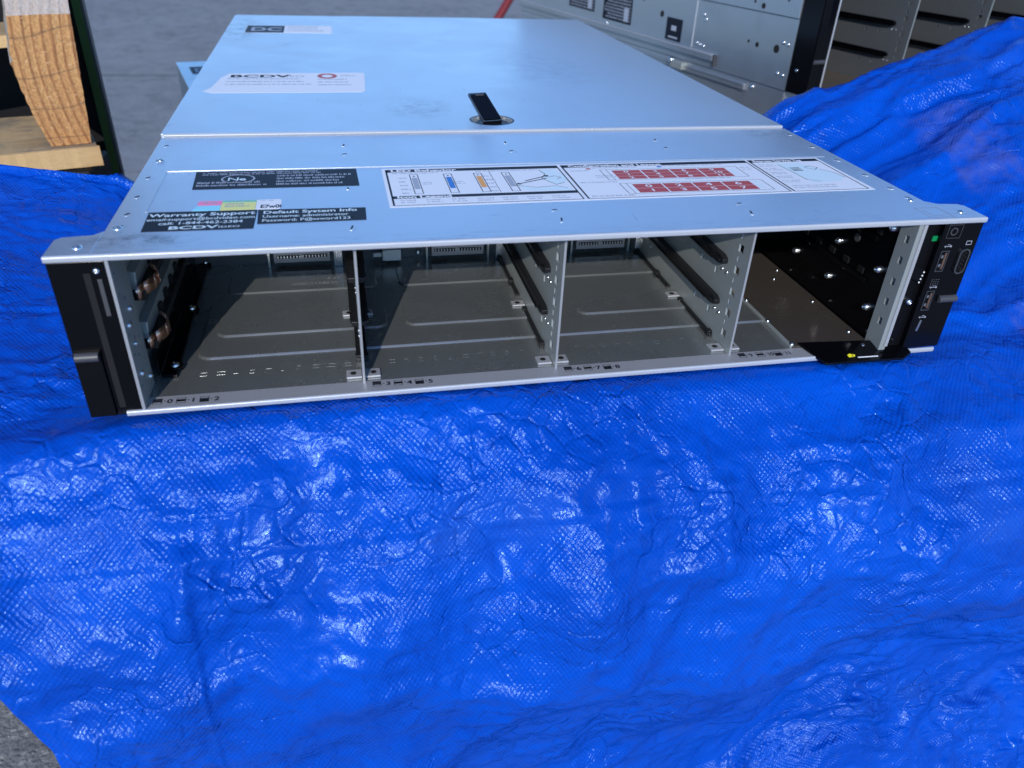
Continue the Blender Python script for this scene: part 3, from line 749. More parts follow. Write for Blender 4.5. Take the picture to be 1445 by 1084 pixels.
# white warranty card of the maker on the rear cover
ZR = 85.93
c = sheet('company_label', MT['white'], SV, [(38, 316), (153, 317.5), (155.6, 320), (158.5, 392), (157, 396), (44, 392), (38.5, 376), (35, 338), (30, 322)], ZR, .1)
text('lettering', 'BCDV', MT['ink'], c, (45, 375.5, ZR + .14), 15, 1.25, bold=.5); text('lettering', 'IDEO', MT['lgrey'], c, (84, 376, ZR + .14), 11, .9, bold=.0)
text('lettering', 'DELL', MT['lgrey'], c, (137, 380, ZR + .14), 9, .7)
mb = MB(); greek(mb, 44, 118, 335, 372, ZR + .12, 11, 4.5, 71); greek(mb, 118, 152, 335, 370, ZR + .12, 11, 4.5, 72); mb.build('small_print', MT['lgrey'], c)
mb = MB(); n = 24
for k in range(n):
    a, b = 2 * math.pi * k / n, 2 * math.pi * (k + 1) / n
    mb.quad(*[(126 + r_ * 8.5 * math.cos(t_), 381 + r_ * 11 * math.sin(t_), ZR + .12) for r_, t_ in ((.55, a), (1, a), (1, b), (.55, b))])
mb.build('company_logo', MT['red'], c)
# small black and white label near the rear
def rear_label(parent, ox, oy, z):
    c = sheet('asset_label', MT['white'], parent, [(ox, oy), (ox + 95, oy + 1), (ox + 95, oy + 56), (ox, oy + 54)], z, .1)
    d_ = MB(); d_.quad((ox + .5, oy + 1, z + .12), (ox + 42, oy + 1.5, z + .12), (ox + 42, oy + 53, z + .12), (ox + .5, oy + 53, z + .12)); d_.build('black_field', MT['ink'], c)
    text('lettering', 'DC', MT['lgrey'], c, (ox + 5, oy + 14, z + .16), 36, .66, bold=1.0)
    g_ = MB(); greek(g_, ox + 46, ox + 90, oy + 8, oy + 50, z + .13, 14, 7, 80); g_.build('small_print', MT['lgrey'], c)
rear_label(SV, 39, 616, ZR)
# inspection square on the right ear tab
mb = MB()
for a in ((448, 2.5, 463, 2.5), (448, 17, 463, 17), (448, 2.5, 448, 17), (463, 2.5, 463, 17), (451, 5, 460, 5), (451, 5, 451, 14.5)): line(mb, *a, .55, HT + .04)
mb.build('etched_mark', MT['lgrey'], SV)
# rivets, slots and screws in the cover -------------------------------------------------
def slot(x, y, a=0.0, L=3.6, wd=1.1):
    mb = MB(); ca, sa = math.cos(a), math.sin(a)
    def P(u, v): return (x + u * ca - v * sa, y + u * sa + v * ca)
    mb.prism([P(*p) for p in rrect(-L * .95, L * .95, -wd * 2.3, wd * 2.3, wd * 1.6, 3)], 'z', HT - .2, HT + .1)
    o = mb.build('formed_slot', MT['cover'], SV, .08, 1)
    mb = MB(); mb.prism([P(*p) for p in rrect(-L / 2, L / 2, -wd / 2, wd / 2, wd * .45, 3)], 'z', HT + .1, HT + .16); mb.build('slot_opening', MT['hole'], o)
for x in (134, 241, 348.5):
    slot(x, 166.5, 1.4); slot(x, 146.5, .4, 3.0, 1.3); slot(x, 35, .2, 3.2, .9); slot(x, 20.5, 1.35, 4.6, .9); 
    if x < 200: slot(x, 80, 1.5, 2.6, .9)
for y in (172, 140, 108, 76, 50, 33):
    slot(25.5, y, .9, 3.2, 1.2); slot(456.5, y + 2, -.6, 3.2, 1.0)
for x, y in ((12.4, 8.3), (25, 30.5), (27, 140)): screw(SV, (x, y), 'z', HT, HT + 1.0, 2.3)
for x, y in ((472, 9), (455, 30)): screw(SV, (x, y), 'z', HT, HT + .8, 2.2)
# latch lever standing up from its well ------------------------------------------------------
lv = empty('latch_lever', (242.8, 221.5, 84)); lv.parent = SV; lv.rotation_euler = (R(24), 0, R(14))
MB().prism([(-7.6, 0), (7.6, 0), (7.2, 33), (-7.2, 33)], 'z', 0, 2.4).build('lever_frame', MT['port'], lv, .5)
MB().prism([(-6.7, .6), (6.7, .6), (6.3, 30), (-6.3, 30)], 'z', 2.42, 3.4).build('lever_inset', MT['black'], lv, .3)
MB().prism([(-3.4, 27.5), (3.4, 27.5), (3.0, 30.5), (-3.0, 30.5)], 'z', 3.42, 4.0).build('lever_release', MT['grey'], lv, .2)
MB().disc((242.5, 221), 12.5, 'z', 81.05, 84.3, 24).build('latch_hub', MT['blackm'], SV, .5)
mb = MB(); n = 28
for k in range(n):
    a, b = 2 * math.pi * k / n, 2 * math.pi * (k + 1) / n
    mb.quad(*[(242.5 + r_ * math.cos(t_), 223 + .95 * r_ * math.sin(t_), 85.97) for r_, t_ in ((15.3, a), (16.6, a), (16.6, b), (15.3, b))])
mb.build('well_rim', MT['blackm'], SV)

# ------------------------------------------------------------------ server standing behind on the right
OX, OY, OZ, YAW = 632.9, 446.2, 51.7, R(13)
S2 = empty('tall_server', (OX, OY, OZ), YAW)
tag(S2, 'tall rack server with a black ear and labelled steel side, upright at upper right', 'server', 'rack servers lying about the tarpaulin')
H2, L2, W2 = 175, 722, 506
mb = MB(); mb.box(0.2, 1.4, 30, L2, 0.2, 73.4); mb.build('side_wall', MT['side'], S2)
box('upper_side_wall', MT['side'], S2, -1.6, 1.4, 30, 212, 74.2, H2, .3)
box('upper_side_wall', MT['side'], S2, -1.0, 1.4, 213.2, L2, 74.2, H2, .3)
box('side_wall', MT['side'], S2, W2 - 1.4, W2, 30, L2, .2, H2)
box('top_cover', MT['cover'], S2, 0.2, W2, 0, L2, H2, H2 + 1.2)
box('rear_wall', MT['steel'], S2, 1.5, W2 - 1.5, L2 - 1.5, L2, .2, H2)
box('floor_pan', MT['floor'], S2, 1.5, W2 - 1.5, 0, L2 - 1.6, 0, 1.4)
box('backplane', MT['blackm'], S2, 24, W2 - 24, 150, 153, 1.5, H2)
box('panel_joint', MT['edge'], S2, -.6, .15, 209.4, 210.4, 18, 73.2)
e2 = box('left_ear', MT['black'], S2, 0, 21, 0, 29.5, 0, H2, .8)
box('ear_front_plate', MT['blackm'], e2, 1.5, 11, -1.2, -.05, 4, H2 - 4, .4)
MB().prism([(-1.3 - 2.6 * math.sin(math.pi * k / 8), 33 + 4.8 * (1 - math.cos(math.pi * k / 8)) / 2) for k in range(9)], 'x', 2, 17).build('pull_latch', MT['grey'], e2, .15, 1)
screw(e2, (18, 24), 'x', -.02, -1.0, 1.7)
box('right_ear', MT['black'], S2, W2 - 21, W2, 0, 29.5, 0, H2, .8)
box('inner_wall', MT['steel'], S2, 21.2, 22.4, .3, 150, 1.5, H2)
box('inner_wall_edge', MT['edge'], S2, 21.1, 22.6, -.4, .28, 1.5, H2)
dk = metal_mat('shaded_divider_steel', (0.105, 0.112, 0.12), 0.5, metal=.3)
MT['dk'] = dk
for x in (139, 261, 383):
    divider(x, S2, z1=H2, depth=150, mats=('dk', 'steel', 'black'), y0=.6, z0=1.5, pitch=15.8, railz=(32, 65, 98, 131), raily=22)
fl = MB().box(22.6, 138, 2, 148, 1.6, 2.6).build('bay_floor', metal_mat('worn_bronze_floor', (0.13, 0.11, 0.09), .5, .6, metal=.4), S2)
# holes and studs in the side
def side_disc(y, z, r, m, proud=.2, x=0.2):
    MB().disc((y, z), r, 'x', x - proud, x - .02, 14).build('side_hole' if m == 'hole' else 'side_stud', MT[m], S2)
for y, z, r in ((283, 47.5, 4.0), (56, 40, 4.4), (88.6, 39.5, 2.8), (104, 41, 1.6), (330, 60, 2.0), (400, 66, 2.4)): side_disc(y, z, r, 'hole', .35)
side_disc(88, 80, 3, 'hole', .3, -1.6); side_disc(103, 83, 1.6, 'hole', .3, -1.6); side_disc(50, 90, 1.5, 'hole', .3, -1.6)
for y, z in ((192.6, 57.9), (188, 53), (185.3, 22.9), (193, 23.5), (199, 24.5), (46.3, 16), (38, 15), (46.5, 48), (39, 47), (420, 18)): screw(S2, (y, z), 'x', .1, -1.2, 2.2)
box('rolled_hem', MT['edge'], S2, -1.8, -.5, 236, 330, 71, 73.2, .4)
# stickers on the side
sl = box('black_square_label', MT['ink'], S2, -.15, .18, 235, 270, 19, 46)
mb = MB(); mb.box(-.25, -.16, 247, 258, 31, 37); mb.box(-.25, -.16, 242, 263, 22, 24); mb.build('label_print', MT['lgrey'], sl)
def side_label(y0, y1, z0, z1, seed, white_on_black):
    o = box('spec_label', MT['ink' if white_on_black else 'white'], S2, -.15, .18, y0, y1, z0, z1)
    q = MB(); greek(q, y0 + 3, y1 - 3, z0 + 2, z1 - 2, 0, 4.2, 2.2, seed)
    for k, (a, b, c_) in enumerate(q.v): q.v[k] = (-.2, a, b)
    q.box(-.3, -.2, y0 + (y1 - y0) * .1, y0 + (y1 - y0) * .25, z0 + 3, z0 + (z1 - z0) * .55)
    q.build('small_print', MT['lgrey' if white_on_black else 'ink'], o)
pass
side_label(357, 435, 23, 60, 90, True); side_label(461, 540, 28, 60, 92, True)
# rail screwed along the foot of the side
rl_ = box('slide_rail', MT['side'], S2, -4, -.4, 160, L2 - 14, 9, 17.5, .6)
box('rail_end', MT['grey'], rl_, -3.8, -.6, 156, 159.8, 4, 17, .3)
box('rail_bead', MT['sill'], rl_, -4.7, -4.05, 162, L2 - 16, 15, 17.4, .4)
# lower chassis of the stack
S3 = empty('flat_server', (OX, OY, OZ - 52), YAW)
tag(S3, 'plain steel server chassis lying underneath the tall black-eared server', 'server', 'rack servers lying about the tarpaulin')
b3 = box('chassis', MT['side'], S3, 1.5, W2 - 1, 31, L2 - 4, 0, 51.5, .5)
r3 = box('slide_rail', MT['side'], S3, -2.2, 1.4, 95, L2 - 20, 40, 47, .6)
box('rail_bead', MT['side'], r3, -3.0, -2.25, 97, L2 - 22, 44.8, 47, .4)
br = MB(); br.box(-8, 1.4, 214, 240, 41, 50); br.build('rail_bracket', MT['steel'], S3, .8)
screw(S3, (241, 49), 'x', -4, -8.6, 4.0); screw(S3, (84, 46), 'x', 1.4, -1.0, 2.8)
for y in (330, 344, 470): MB().disc((y, 44), 3, 'x', .9, 1.48, 12).build('side_hole', MT['hole'], S3)

# ------------------------------------------------------------------ server lying beneath the front one
S4 = empty('lower_server', (-98, 965, -91), R(13))
tag(S4, 'silver server rotated under the front server, one label corner poking out at left', 'server', 'rack servers lying about the tarpaulin')
mb = MB(); mb.box(0, 434, -715, 0, 0, 83); mb.build('chassis', MT['side'], S4, .6)
box('top_cover', MT['cover'], S4, 0, 434, -715, 0, 83.05, 84.2, .4)
rear_label(S4, 14, -96, 84.3)
# table underneath everything
TB = empty('work_table', (230, 250, GZ))
tag(TB, 'work table hidden under the blue tarpaulin, carrying the stack of servers', 'table')
box('table_top', mat('table_laminate', (.25, .22, .18), .5), TB, -220, 560, -215, 700, 588, 626, 2)
for x in (-200, 520):
    for y in (-200, 660): box('leg', MT['grey'], TB, x, x + 30, y, y + 30, 0, 587.5, 1.5)
# what carries the tall stack
CB = box('storage_box', mat('grey_storage_plastic', (.16, .16, .155), .7), None, 560, 1240, 440, 1230, GZ, -.6, 6, 3)
tag(CB, 'dark storage box under the two stacked servers at the right', 'box')
# ------------------------------------------------------------------ pallet on the left
def wood_mat(name, light, dark, scale, stretch, end=False, grey=0.0):
    m = mat(name, light, .75); N = NT(m)
    v = N.coords(stretch)
    wv = N.n('TexWave', wave_type='RINGS' if end else 'BANDS', bands_direction='X') if not end else N.n('TexWave', wave_type='RINGS', rings_direction='Y')
    wv.inputs['Scale'].default_value = scale; wv.inputs['Distortion'].default_value = 2.2; wv.inputs['Detail'].default_value = 3; wv.inputs['Detail Scale'].default_value = .9
    N.l(v, wv.inputs['Vector'])
    fib = N.noise(N.coords(tuple(q * 1 for q in stretch)), 140, 4, .7)
    c = N.mix(N.mapr(wv.outputs['Fac'], .35, .95, 0, 1), light, dark)
    c = N.mix(N.mapr(fib, .5, .75, 0, .5), c, tuple(q * .5 for q in dark))
    if grey:
        c = N.mix(N.mapr(N.noise(N.coords(), 26, 5, .7), .42, .62, 0, grey), c, (.17, .15, .125))
    N.l(c, N.b.inputs['Base Color'])
    N.l(N.bump(N.math('ADD', fib, wv.outputs['Fac']), .5, .0008), N.b.inputs['Normal'])
    return m
def endgrain_mat():
    m = mat('end_grain', (.6, .34, .13), .7); N = NT(m)
    sep = N.n('SeparateXYZ'); tc = N.n('TexCoord'); N.l(tc.outputs['Object'], sep.inputs[0])
    # growth rings: big arcs whose centre lies far off to the lower left
    wob = N.noise(N.coords(), 13, 3, .5)
    px_ = N.math('ADD', sep.outputs[0], N.math('MULTIPLY', wob, .006))
    zz = N.math('SUBTRACT', sep.outputs[2], 0.095)
    rad = N.math('ADD', px_, N.math('MULTIPLY', N.math('MULTIPLY', zz, zz), -1.9))
    cmb = N.n('CombineXYZ'); N.l(N.math('MULTIPLY', rad, 120), cmb.inputs[0]); N.l(N.math('MULTIPLY', sep.outputs[2], 5), cmb.inputs[1])
    band = N.noise(cmb.outputs[0], 1.0, 2, .45)
    sn = N.math('SINE', N.math('ADD', N.math('MULTIPLY', rad, 2 * math.pi / 0.0078), N.math('MULTIPLY', band, 5.5)))
    ring = N.math('MULTIPLY', N.mapr(sn, .2, .95, 0, 1), N.mapr(N.noise(N.coords((1, 1, .6)), 90, 3, .6), .3, .62, .45, 1))
    fine = N.noise(N.coords((1, 1, .7)), 520, 5, .75)
    c = N.mix(ring, (.60, .31, .11), (.26, .095, .028))
    c = N.mix(N.mapr(band, .45, .7, 0, .5), c, (.50, .22, .07))
    c = N.mix(N.mapr(fine, .36, .56, .55, 0), c, (.17, .07, .025))
    c = N.mix(N.mapr(N.noise(N.coords(), 300, 4, .7), .60, .70, 0, .6), c, (.80, .56, .32))
    saw = N.n('TexWave', wave_type='BANDS', bands_direction='Z'); saw.inputs['Scale'].default_value = 10; saw.inputs['Distortion'].default_value = 5; saw.inputs['Detail Scale'].default_value = .6
    N.l(N.coords(), saw.inputs['Vector'])
    c = N.mix(N.mapr(saw.outputs['Fac'], .012, .0, 0, .45), c, (.10, .05, .03))
    paint = N.math('GREATER_THAN', N.math('ADD', sep.outputs[2], N.math('MULTIPLY', wob, .004)), .1385)
    c = N.mix(N.math('MULTIPLY', paint, N.mapr(fine, .35, .6, .45, .85)), c, (.50, .48, .46))
    N.l(c, N.b.inputs['Base Color'])
    N.l(N.bump(N.math('ADD', N.math('MULTIPLY', fine, 1.6), N.math('MULTIPLY', sn, .3)), .7, .0006), N.b.inputs['Normal'])
    return m
_a = R(18); _p = Vector((-108, 478)); _w = Vector((-106, 494))
PL = empty('wooden_pallet', (_w.x - (_p.x * math.cos(_a) - _p.y * math.sin(_a)), _w.y - (_p.x * math.sin(_a) + _p.y * math.cos(_a)), -20), _a)
tag(PL, 'pale pine pallet corner with rough orange end grain at upper left', 'pallet')
wboard = wood_mat('weathered_pine', (.48, .34, .18), (.30, .19, .09), 3.0, (.5, 30, 6), grey=.75)
wedge_ = wood_mat('fresh_cut_pine', (.62, .42, .20), (.46, .27, .11), 2.0, (1, 8, 26))
def uneven_box(name, m, parent, x0, x1, y0, y1, z0, z1, seed, amp=.8, nx=24, bow=None):
    """a sawn board: long edges slightly ragged"""
    rr_ = random.Random(seed); mb_ = MB(); rows = []
    for i in range(nx + 1):
        x = x0 + (x1 - x0) * i / nx; a = [rr_.uniform(-amp, amp) for _ in range(4)]
        rows.append([(x, y0 + a[0] * .5, z0 + a[1] * (1.6 if rr_.random() < .15 else .6)), (x, y1 + a[2] * .5, z0), (x, y1 + a[2] * .5, z1 + a[3] * .15), (x, y0 + a[0] * .5, z1 + a[3] * .3)])
    for r0_, r1_ in zip(rows[:-1], rows[1:]):
        for k in range(4): mb_.quad(r0_[k], r1_[k], r1_[(k + 1) % 4], r0_[(k + 1) % 4])
    mb_.poly(rows[0]); mb_.poly(rows[-1])
    return mb_.build(name, m, parent)
db = uneven_box('deck_board', wboard, PL, -900, -106.5, 478, 626, 0.6, 18.4, 1, nx=120)
db.rotation_euler = (0, 0, 0)
fb = uneven_box('board_front_edge', wedge_, db, -900, -104.5, 473, 477.6, 0, 18.8, 2, nx=120)
# stringer with sawn end
mb = MB(); prof = []; rr = random.Random(12)
NZ = 60; front = []
for k in range(NZ + 1):
    z = 19 + (230 - 19) * k / NZ
    tz = min(1, (z - 19) / 85)
    xl = -145.5 - 14 * (1 - (1 - tz) ** 1.8) + (z - 19) * .0 + rr.uniform(-.5, .5) + (z > 105) * 0
    if z > 95: xl += (z - 95) * .16
    if 96 < z < 112: xl += rr.uniform(-1.2, .8)
    xr = -110 + (z - 19) * .075 + rr.uniform(-.25, .25)
    front.append((xl, xr, z))
for (a, b, z), (c_, e, z2) in zip(front[:-1], front[1:]):
    mb.quad((a, 488, z), (b, 488, z), (e, 488, z2), (c_, 488, z2))
endf = mb.build('sawn_end', endgrain_mat(), None)
mb = MB()
for (a, b, z), (c_, e, z2) in zip(front[:-1], front[1:]):
    mb.quad((b, 488.05, z), (b, 700, z), (e, 700, z2), (e, 488.05, z2)); mb.quad((a, 488.05, z), (c_, 488.05, z2), (c_, 700, z2), (a, 700, z))
    mb.quad((a, 700, z), (c_, 700, z2), (e, 700, z2), (b, 700, z))
mb.quad((front[0][0], 488.05, 19), (front[0][1], 488.05, 19), (front[0][1], 700, 19), (front[0][0], 700, 19))
mb.quad((front[-1][0], 488.05, 230), (front[-1][1], 488.05, 230), (front[-1][1], 700, 230), (front[-1][0], 700, 230))
stg = mb.build('stringer', wood_mat('grey_stringer', (.42, .38, .33), (.25, .22, .19), 2.5, (30, .6, 8), grey=.4), PL)
endf.parent = stg
text('paint_stamp', 'A', mat('blue_stamp', (.03, .04, .12), .6), stg, (-138, 487.6, 152), 12, 1.3, rot=(R(90), 0, 0), bold=.1)
# crossing upper board seen through the opening
uneven_box('upper_board', wboard, PL, -900, -152, 605, 700, 93.5, 103.5, 5, nx=20)
uneven_box('upper_board_edge', wedge_, PL, -900, -152.5, 600, 604.6, 92.5, 104, 6, nx=20)

# black cases
K1 = empty('black_case', (0, 0, 0)); tag(K1, 'low black transport case under the pine pallet beside the tarpaulin edge', 'case')
box('case_body', MT['void'], K1, -1000, -112, 478, 548, GZ, -60, 5, 3); box('case_lid', MT['void'], K1, -1002, -110, 476, 550, -59.5, -20.6, 4, 3)
K2 = empty('equipment_cabinet', (0, 0, 0)); tag(K2, 'tall black cabinet with a dark green corner strip behind the pallet', 'cabinet')
box('cabinet_body', MT['void'], K2, -1000, -153, 730, 762, GZ, 460, 1, 2)
box('cabinet_top', MT['blackm'], K2, -1002, -151, 728, 764, 460.5, 480, 3, 2)
box('corner_strip', mat('dark_green_strip', (.03, .075, .012), .6), K2, -158, -148.5, 722, 729.9, -150, 459, .8, 2)
box('corner_angle', MT['grey'], K2, -148.4, -145.5, 722, 729.9, GZ, 459, .5)

# red post
P0 = Vector((470, 2250, -240)); 
RP = empty('red_post', (373, 2629, GZ)); tag(RP, 'slanted red steel post on the asphalt behind the servers', 'post')
def tube(name, m, parent, a, b, r, n=14):
    a, b = Vector(a), Vector(b); t_ = (b - a).normalized(); u = t_.orthogonal().normalized(); v = t_.cross(u)
    mb_ = MB(); i = 0
    for p in (a, b):
        for k in range(n): q = p + (u * math.cos(2 * math.pi * k / n) + v * math.sin(2 * math.pi * k / n)) * r; mb_.v.append(tuple(q))
    for k in range(n): mb_.f.append((k, (k + 1) % n, n + (k + 1) % n, n + k))
    mb_.f.append(tuple(range(n))); mb_.f.append(tuple(range(n, 2 * n)))
    return mb_.build(name, m, parent, smooth=False)
tube('post_tube', MT['redpaint'], RP, (0, 0, 0), (731, 457, 966), 16)
box('post_foot', MT['redpaint'], RP, -70, 70, -70, 70, 0, 12, 2)
# yellow-green tag at the far right
YT = box('hanging_tag', MT['yg'], S2, 137.0, 140.5, -4, -1, 104, 150)

# ------------------------------------------------------------------ tarpaulin
def catmull(P, t):
    """P: (n, ...) control values, t: fractional indices"""
    n = len(P); i = np.clip(np.floor(t).astype(int), 0, n - 2); f = (t - i)
    g = lambda k: P[np.clip(k, 0, n - 1)]
    p0, p1, p2, p3 = g(i - 1), g(i), g(i + 1), g(i + 2)
    f = f.reshape((-1,) + (1,) * (P.ndim - 1))
    return .5 * ((2 * p1) + (-p0 + p2) * f + (2 * p0 - 5 * p1 + 4 * p2 - p3) * f ** 2 + (-p0 + 3 * p1 - 3 * p2 + p3) * f ** 3)
_perm = np.random.RandomState(11).permutation(512)
def perlin(x, y, seed=0):
    xi = np.floor(x).astype(int); yi = np.floor(y).astype(int); xf = x - xi; yf = y - yi
    u = xf ** 3 * (xf * (xf * 6 - 15) + 10); v = yf ** 3 * (yf * (yf * 6 - 15) + 10)
    def g(ix, iy, dx, dy):
        h = _perm[(_perm[(ix + seed * 37) & 511] + iy) & 511] * (2 * np.pi / 512)
        return np.cos(h) * dx + np.sin(h) * dy
    a = g(xi, yi, xf, yf); b = g(xi + 1, yi, xf - 1, yf); c = g(xi, yi + 1, xf, yf - 1); e = g(xi + 1, yi + 1, xf - 1, yf - 1)
    return (a + u * (b - a)) * (1 - v) + (c + u * (e - c)) * v
def worley(x, y, seed=0):
    xi = np.floor(x).astype(int); yi = np.floor(y).astype(int); best = np.full(x.shape, 9.0)
    for dx in (-1, 0, 1):
        for dy in (-1, 0, 1):
            h = _perm[(_perm[(xi + dx + seed * 53) & 511] + yi + dy) & 511]; h2 = _perm[(h + 71) & 511]
            d_ = np.hypot(xi + dx + h / 512 - x, yi + dy + h2 / 512 - y); best = np.minimum(best, d_)
    return best
def tarp():
    xs = np.array([-330, -170, -60, -18, 12, 120, 240, 360, 470, 520, 577, 655, 748, 880.])
    def ip(x, a): return np.interp(x, [p[0] for p in a], [p[1] for p in a])
    rows = []
    # rear hem, rear edge, then towards the front, the lip, then down the drop
    def top_z(x, y):
        ys = [-12, 50, 100, 200, 305]
        tab = {-330: (-8, 2, 11, 30, 46), -10: (-8, 0, 8, 26, 36), 14: (-6, -3.4, -3.2, -3, -3), 470: (-6, -3.4, -3.2, -3, -3), 520: (-8, 0, 10, 34, 66), 577: (-8, 8, 27, 62, 92), 655: (-4, 20, 46, 90, 117), 748: (0, 30, 62, 112, 143), 880: (0, 34, 72, 124, 165)}
        kx = sorted(tab); vals = [np.interp(y, ys, tab[k]) for k in kx]
        base = np.interp(x, kx, vals)
        if 14 <= x < 470: base = {-12: -5.5}.get(y, -3.2)
        return base
    yb = lambda x: ip(x, [(-330, 345), (-117, 290), (-33, 250), (-10, 246), (14, 240), (120, 300), (470, 330), (518, 303), (880, 305)])
    zb = lambda x: ip(x, [(-330, 44), (-60, 40), (-20, 37), (12, -3.2), (470, -3.2), (518, 67), (577, 92), (622, 107), (655, 117), (719, 138), (748, 143), (880, 165)])
    def row_top(f, y=None):
        out = []
        for x in xs:
            Y0 = yb(x)
            if f is not None: yy = Y0; zz = zb(x)
            out.append((x, yy, zz))
        return out
    R_ = []
    R_.append([(x, yb(x) + (22 if x > 500 else 4), zb(x) - (60 if x > 500 else (26 if x < 0 else 2))) for x in xs])
    R_.append([(x, yb(x) + (14 if x > 500 else 3), zb(x) - (14 if x > 500 else (3 if x < -20 else .6))) for x in xs])
    R_.append([(x, yb(x), zb(x)) for x in xs])
    for fr in (.84, .66, .49, .32, .16): R_.append([(x, yb(x) * fr, min(top_z(x, yb(x) * fr), zb(x) if x < 0 else 999)) for x in xs])
    R_.append([(x, 12, top_z(x, 12) - .5) for x in xs])
    R_.append([(x, -13, top_z(x, -12)) for x in xs])
    L = [(-33, -35), (-53, -67), (-67, -103), (-75, -150), (-72, -215), (-62, -290), (-60, -380), (-75, -520), (-90, -640)]
    C_ = [(-35, -33), (-57, -64), (-73, -98), (-82, -142), (-72, -198), (-50, -258), (-42, -345), (-70, -500), (-90, -640)]
    Rr = [(-42, -28), (-68, -58), (-88, -92), (-94, -120), (-62, -166), (-28, -235), (-26, -300), (-80, -400), (-100, -600)]
    xLs = [-118, -88, -52, -34, -18, 0, 24, 50, 70]
    for k in range(9):
        row = []
        for x in xs:
            if x <= 120: P = L[k]
            elif x <= 360: t_ = (x - 120) / 240; P = tuple(a * (1 - t_) + b * t_ for a, b in zip(L[k], C_[k]))
            else: t_ = min(1, (x - 360) / 110); P = tuple(a * (1 - t_) + b * t_ for a, b in zip(C_[k], Rr[k]))
            xx = x if x > 120 else 120 - (120 - x) * (120 - xLs[k]) / 450
            row.append((xx, P[0], P[1]))
        R_.append(row)
    G = np.array(R_, float)                       # rows x cols x 3
    # fine sampling: every ~2.6 mm
    nr, nc = G.shape[:2]
    seg_r = np.array([np.linalg.norm(G[i + 1, nc // 2] - G[i, nc // 2]) for i in range(nr - 1)]); seg_r = np.maximum(seg_r, 10)
    seg_c = np.diff(xs)
    tr = np.concatenate([np.linspace(i, i + 1, max(3, int(s_ / 2.1)), endpoint=False) for i, s_ in enumerate(seg_r)] + [[nr - 1]])
    tc = np.concatenate([np.linspace(i, i + 1, int(s_ / 2.1), endpoint=False) for i, s_ in enumerate(seg_c)] + [[nc - 1]])
    A = catmull(G, tr)                            # NR x cols x 3
    B = catmull(np.swapaxes(A, 0, 1), tc); B = np.swapaxes(B, 0, 1)   # NR x NC x 3
    NR, NC = B.shape[:2]
    V = np.interp(tr, np.arange(nr), np.concatenate([[0], np.cumsum(seg_r)]))[:, None] * np.ones((1, NC))
    U = B[..., 0].copy()
    vlip = np.concatenate([[0], np.cumsum(seg_r)])[9]
    # base normals
    du = np.gradient(B, axis=1); dv = np.gradient(B, axis=0)
    Nn = np.cross(dv, du); Nn /= np.linalg.norm(Nn, axis=2, keepdims=True) + 1e-9
    # towards the camera
    cv = np.array([130, -348, 227.]) - B
    sgn = np.sign(np.sum(Nn * cv, axis=2)); flip = np.median(sgn); Nn *= flip
    # crumple
    wu = U + 18 * perlin(U / 70, V / 70, 5); wv = V + 18 * perlin(U / 70 + 9, V / 70, 6)
    def ridged(su, sv, seed, ang=0.0, p=1.0):
        ca, sa = math.cos(ang), math.sin(ang)
        a = (wu * ca + wv * sa) / su; b = (-wu * sa + wv * ca) / sv
        return 1 - np.abs(perlin(a, b, seed)) * 2.6
    drop = np.clip((V - vlip) / 40, 0, 1)
    rt = np.clip((U - 462) / 50, 0, 1)            # right part
    foot = ((B[..., 0] > 6) & (B[..., 0] < 492) & (V < vlip + 4))
    Dz = np.zeros_like(U)
    # long drape folds fanning down from the lip
    fold = ridged(105, 300, 21, .45) * 4.5 + ridged(60, 170, 22, .75) * 2.5
    Dz += drop * fold
    Dz += (drop * .9 + .25) * (ridged(70, 48, 23, -.25) * 1.6 + ridged(38, 30, 24, .4) * .9)
    Dz += perlin(U / 130, V / 110, 31) * 6 * drop
    Dz += (ridged(22, 16, 25, .2) * .75 + ridged(11, 9, 26, -.3) * .34) * np.clip(.75 + 1.6 * perlin(U / 60, V / 60, 40), .1, 1.6)
    # crisp crumples: faceted cells meeting in sharp lines
    def facets(s_, seed, ang, str_=1.5):
        ca, sa = math.cos(ang), math.sin(ang); jx = wu + 6 * perlin(U / 25, V / 25, seed); jy = wv + 6 * perlin(U / 25 + 7, V / 25, seed)
        return worley((jx * ca + jy * sa) / (s_ * str_), (-jx * sa + jy * ca) / s_, seed)
    act = np.clip(.75 + 1.6 * perlin(U / 75 + 3, V / 60, 41), .35, 1.6)
    Dz += act * (drop * .75 + .25) * (facets(62, 3, .5) * 8.0 + facets(30, 4, -.4) * 5.0) + act * (facets(15, 5, .2) * 2.4 + facets(8, 6, -.2) * 1.0)
    Dz -= 6
    # right slope: sweeping soft folds parallel to the ridge, plus finer crumple
    along = (wv + wu * .22)
    Dz += rt * (1 - drop) * (8.5 * (1 - np.abs(perlin(wu / 240, along / 46, 50)) * 2.5) + 3.4 * (1 - np.abs(perlin(wu / 90, along / 24, 51)) * 2.4))
    Dz += rt * drop * (ridged(120, 60, 53, -.45) * 4.0 + ridged(50, 30, 54, .3) * 1.6)
    # straight packing creases
    for cpos, axis, amp in ((vlip + 62, 'v', .9), (vlip + 300, 'v', 1.0), (318, 'u', .9), (40, 'u', .7), (600, 'u', .8), (vlip - 150, 'v', .8)):
        q = (V if axis == 'v' else U) - cpos + 3 * perlin(U / 90, V / 90, 61)
        Dz += amp * np.exp(-(q / 1.6) ** 2) - amp * .7 * np.exp(-((q - 4) / 3.0) ** 2)
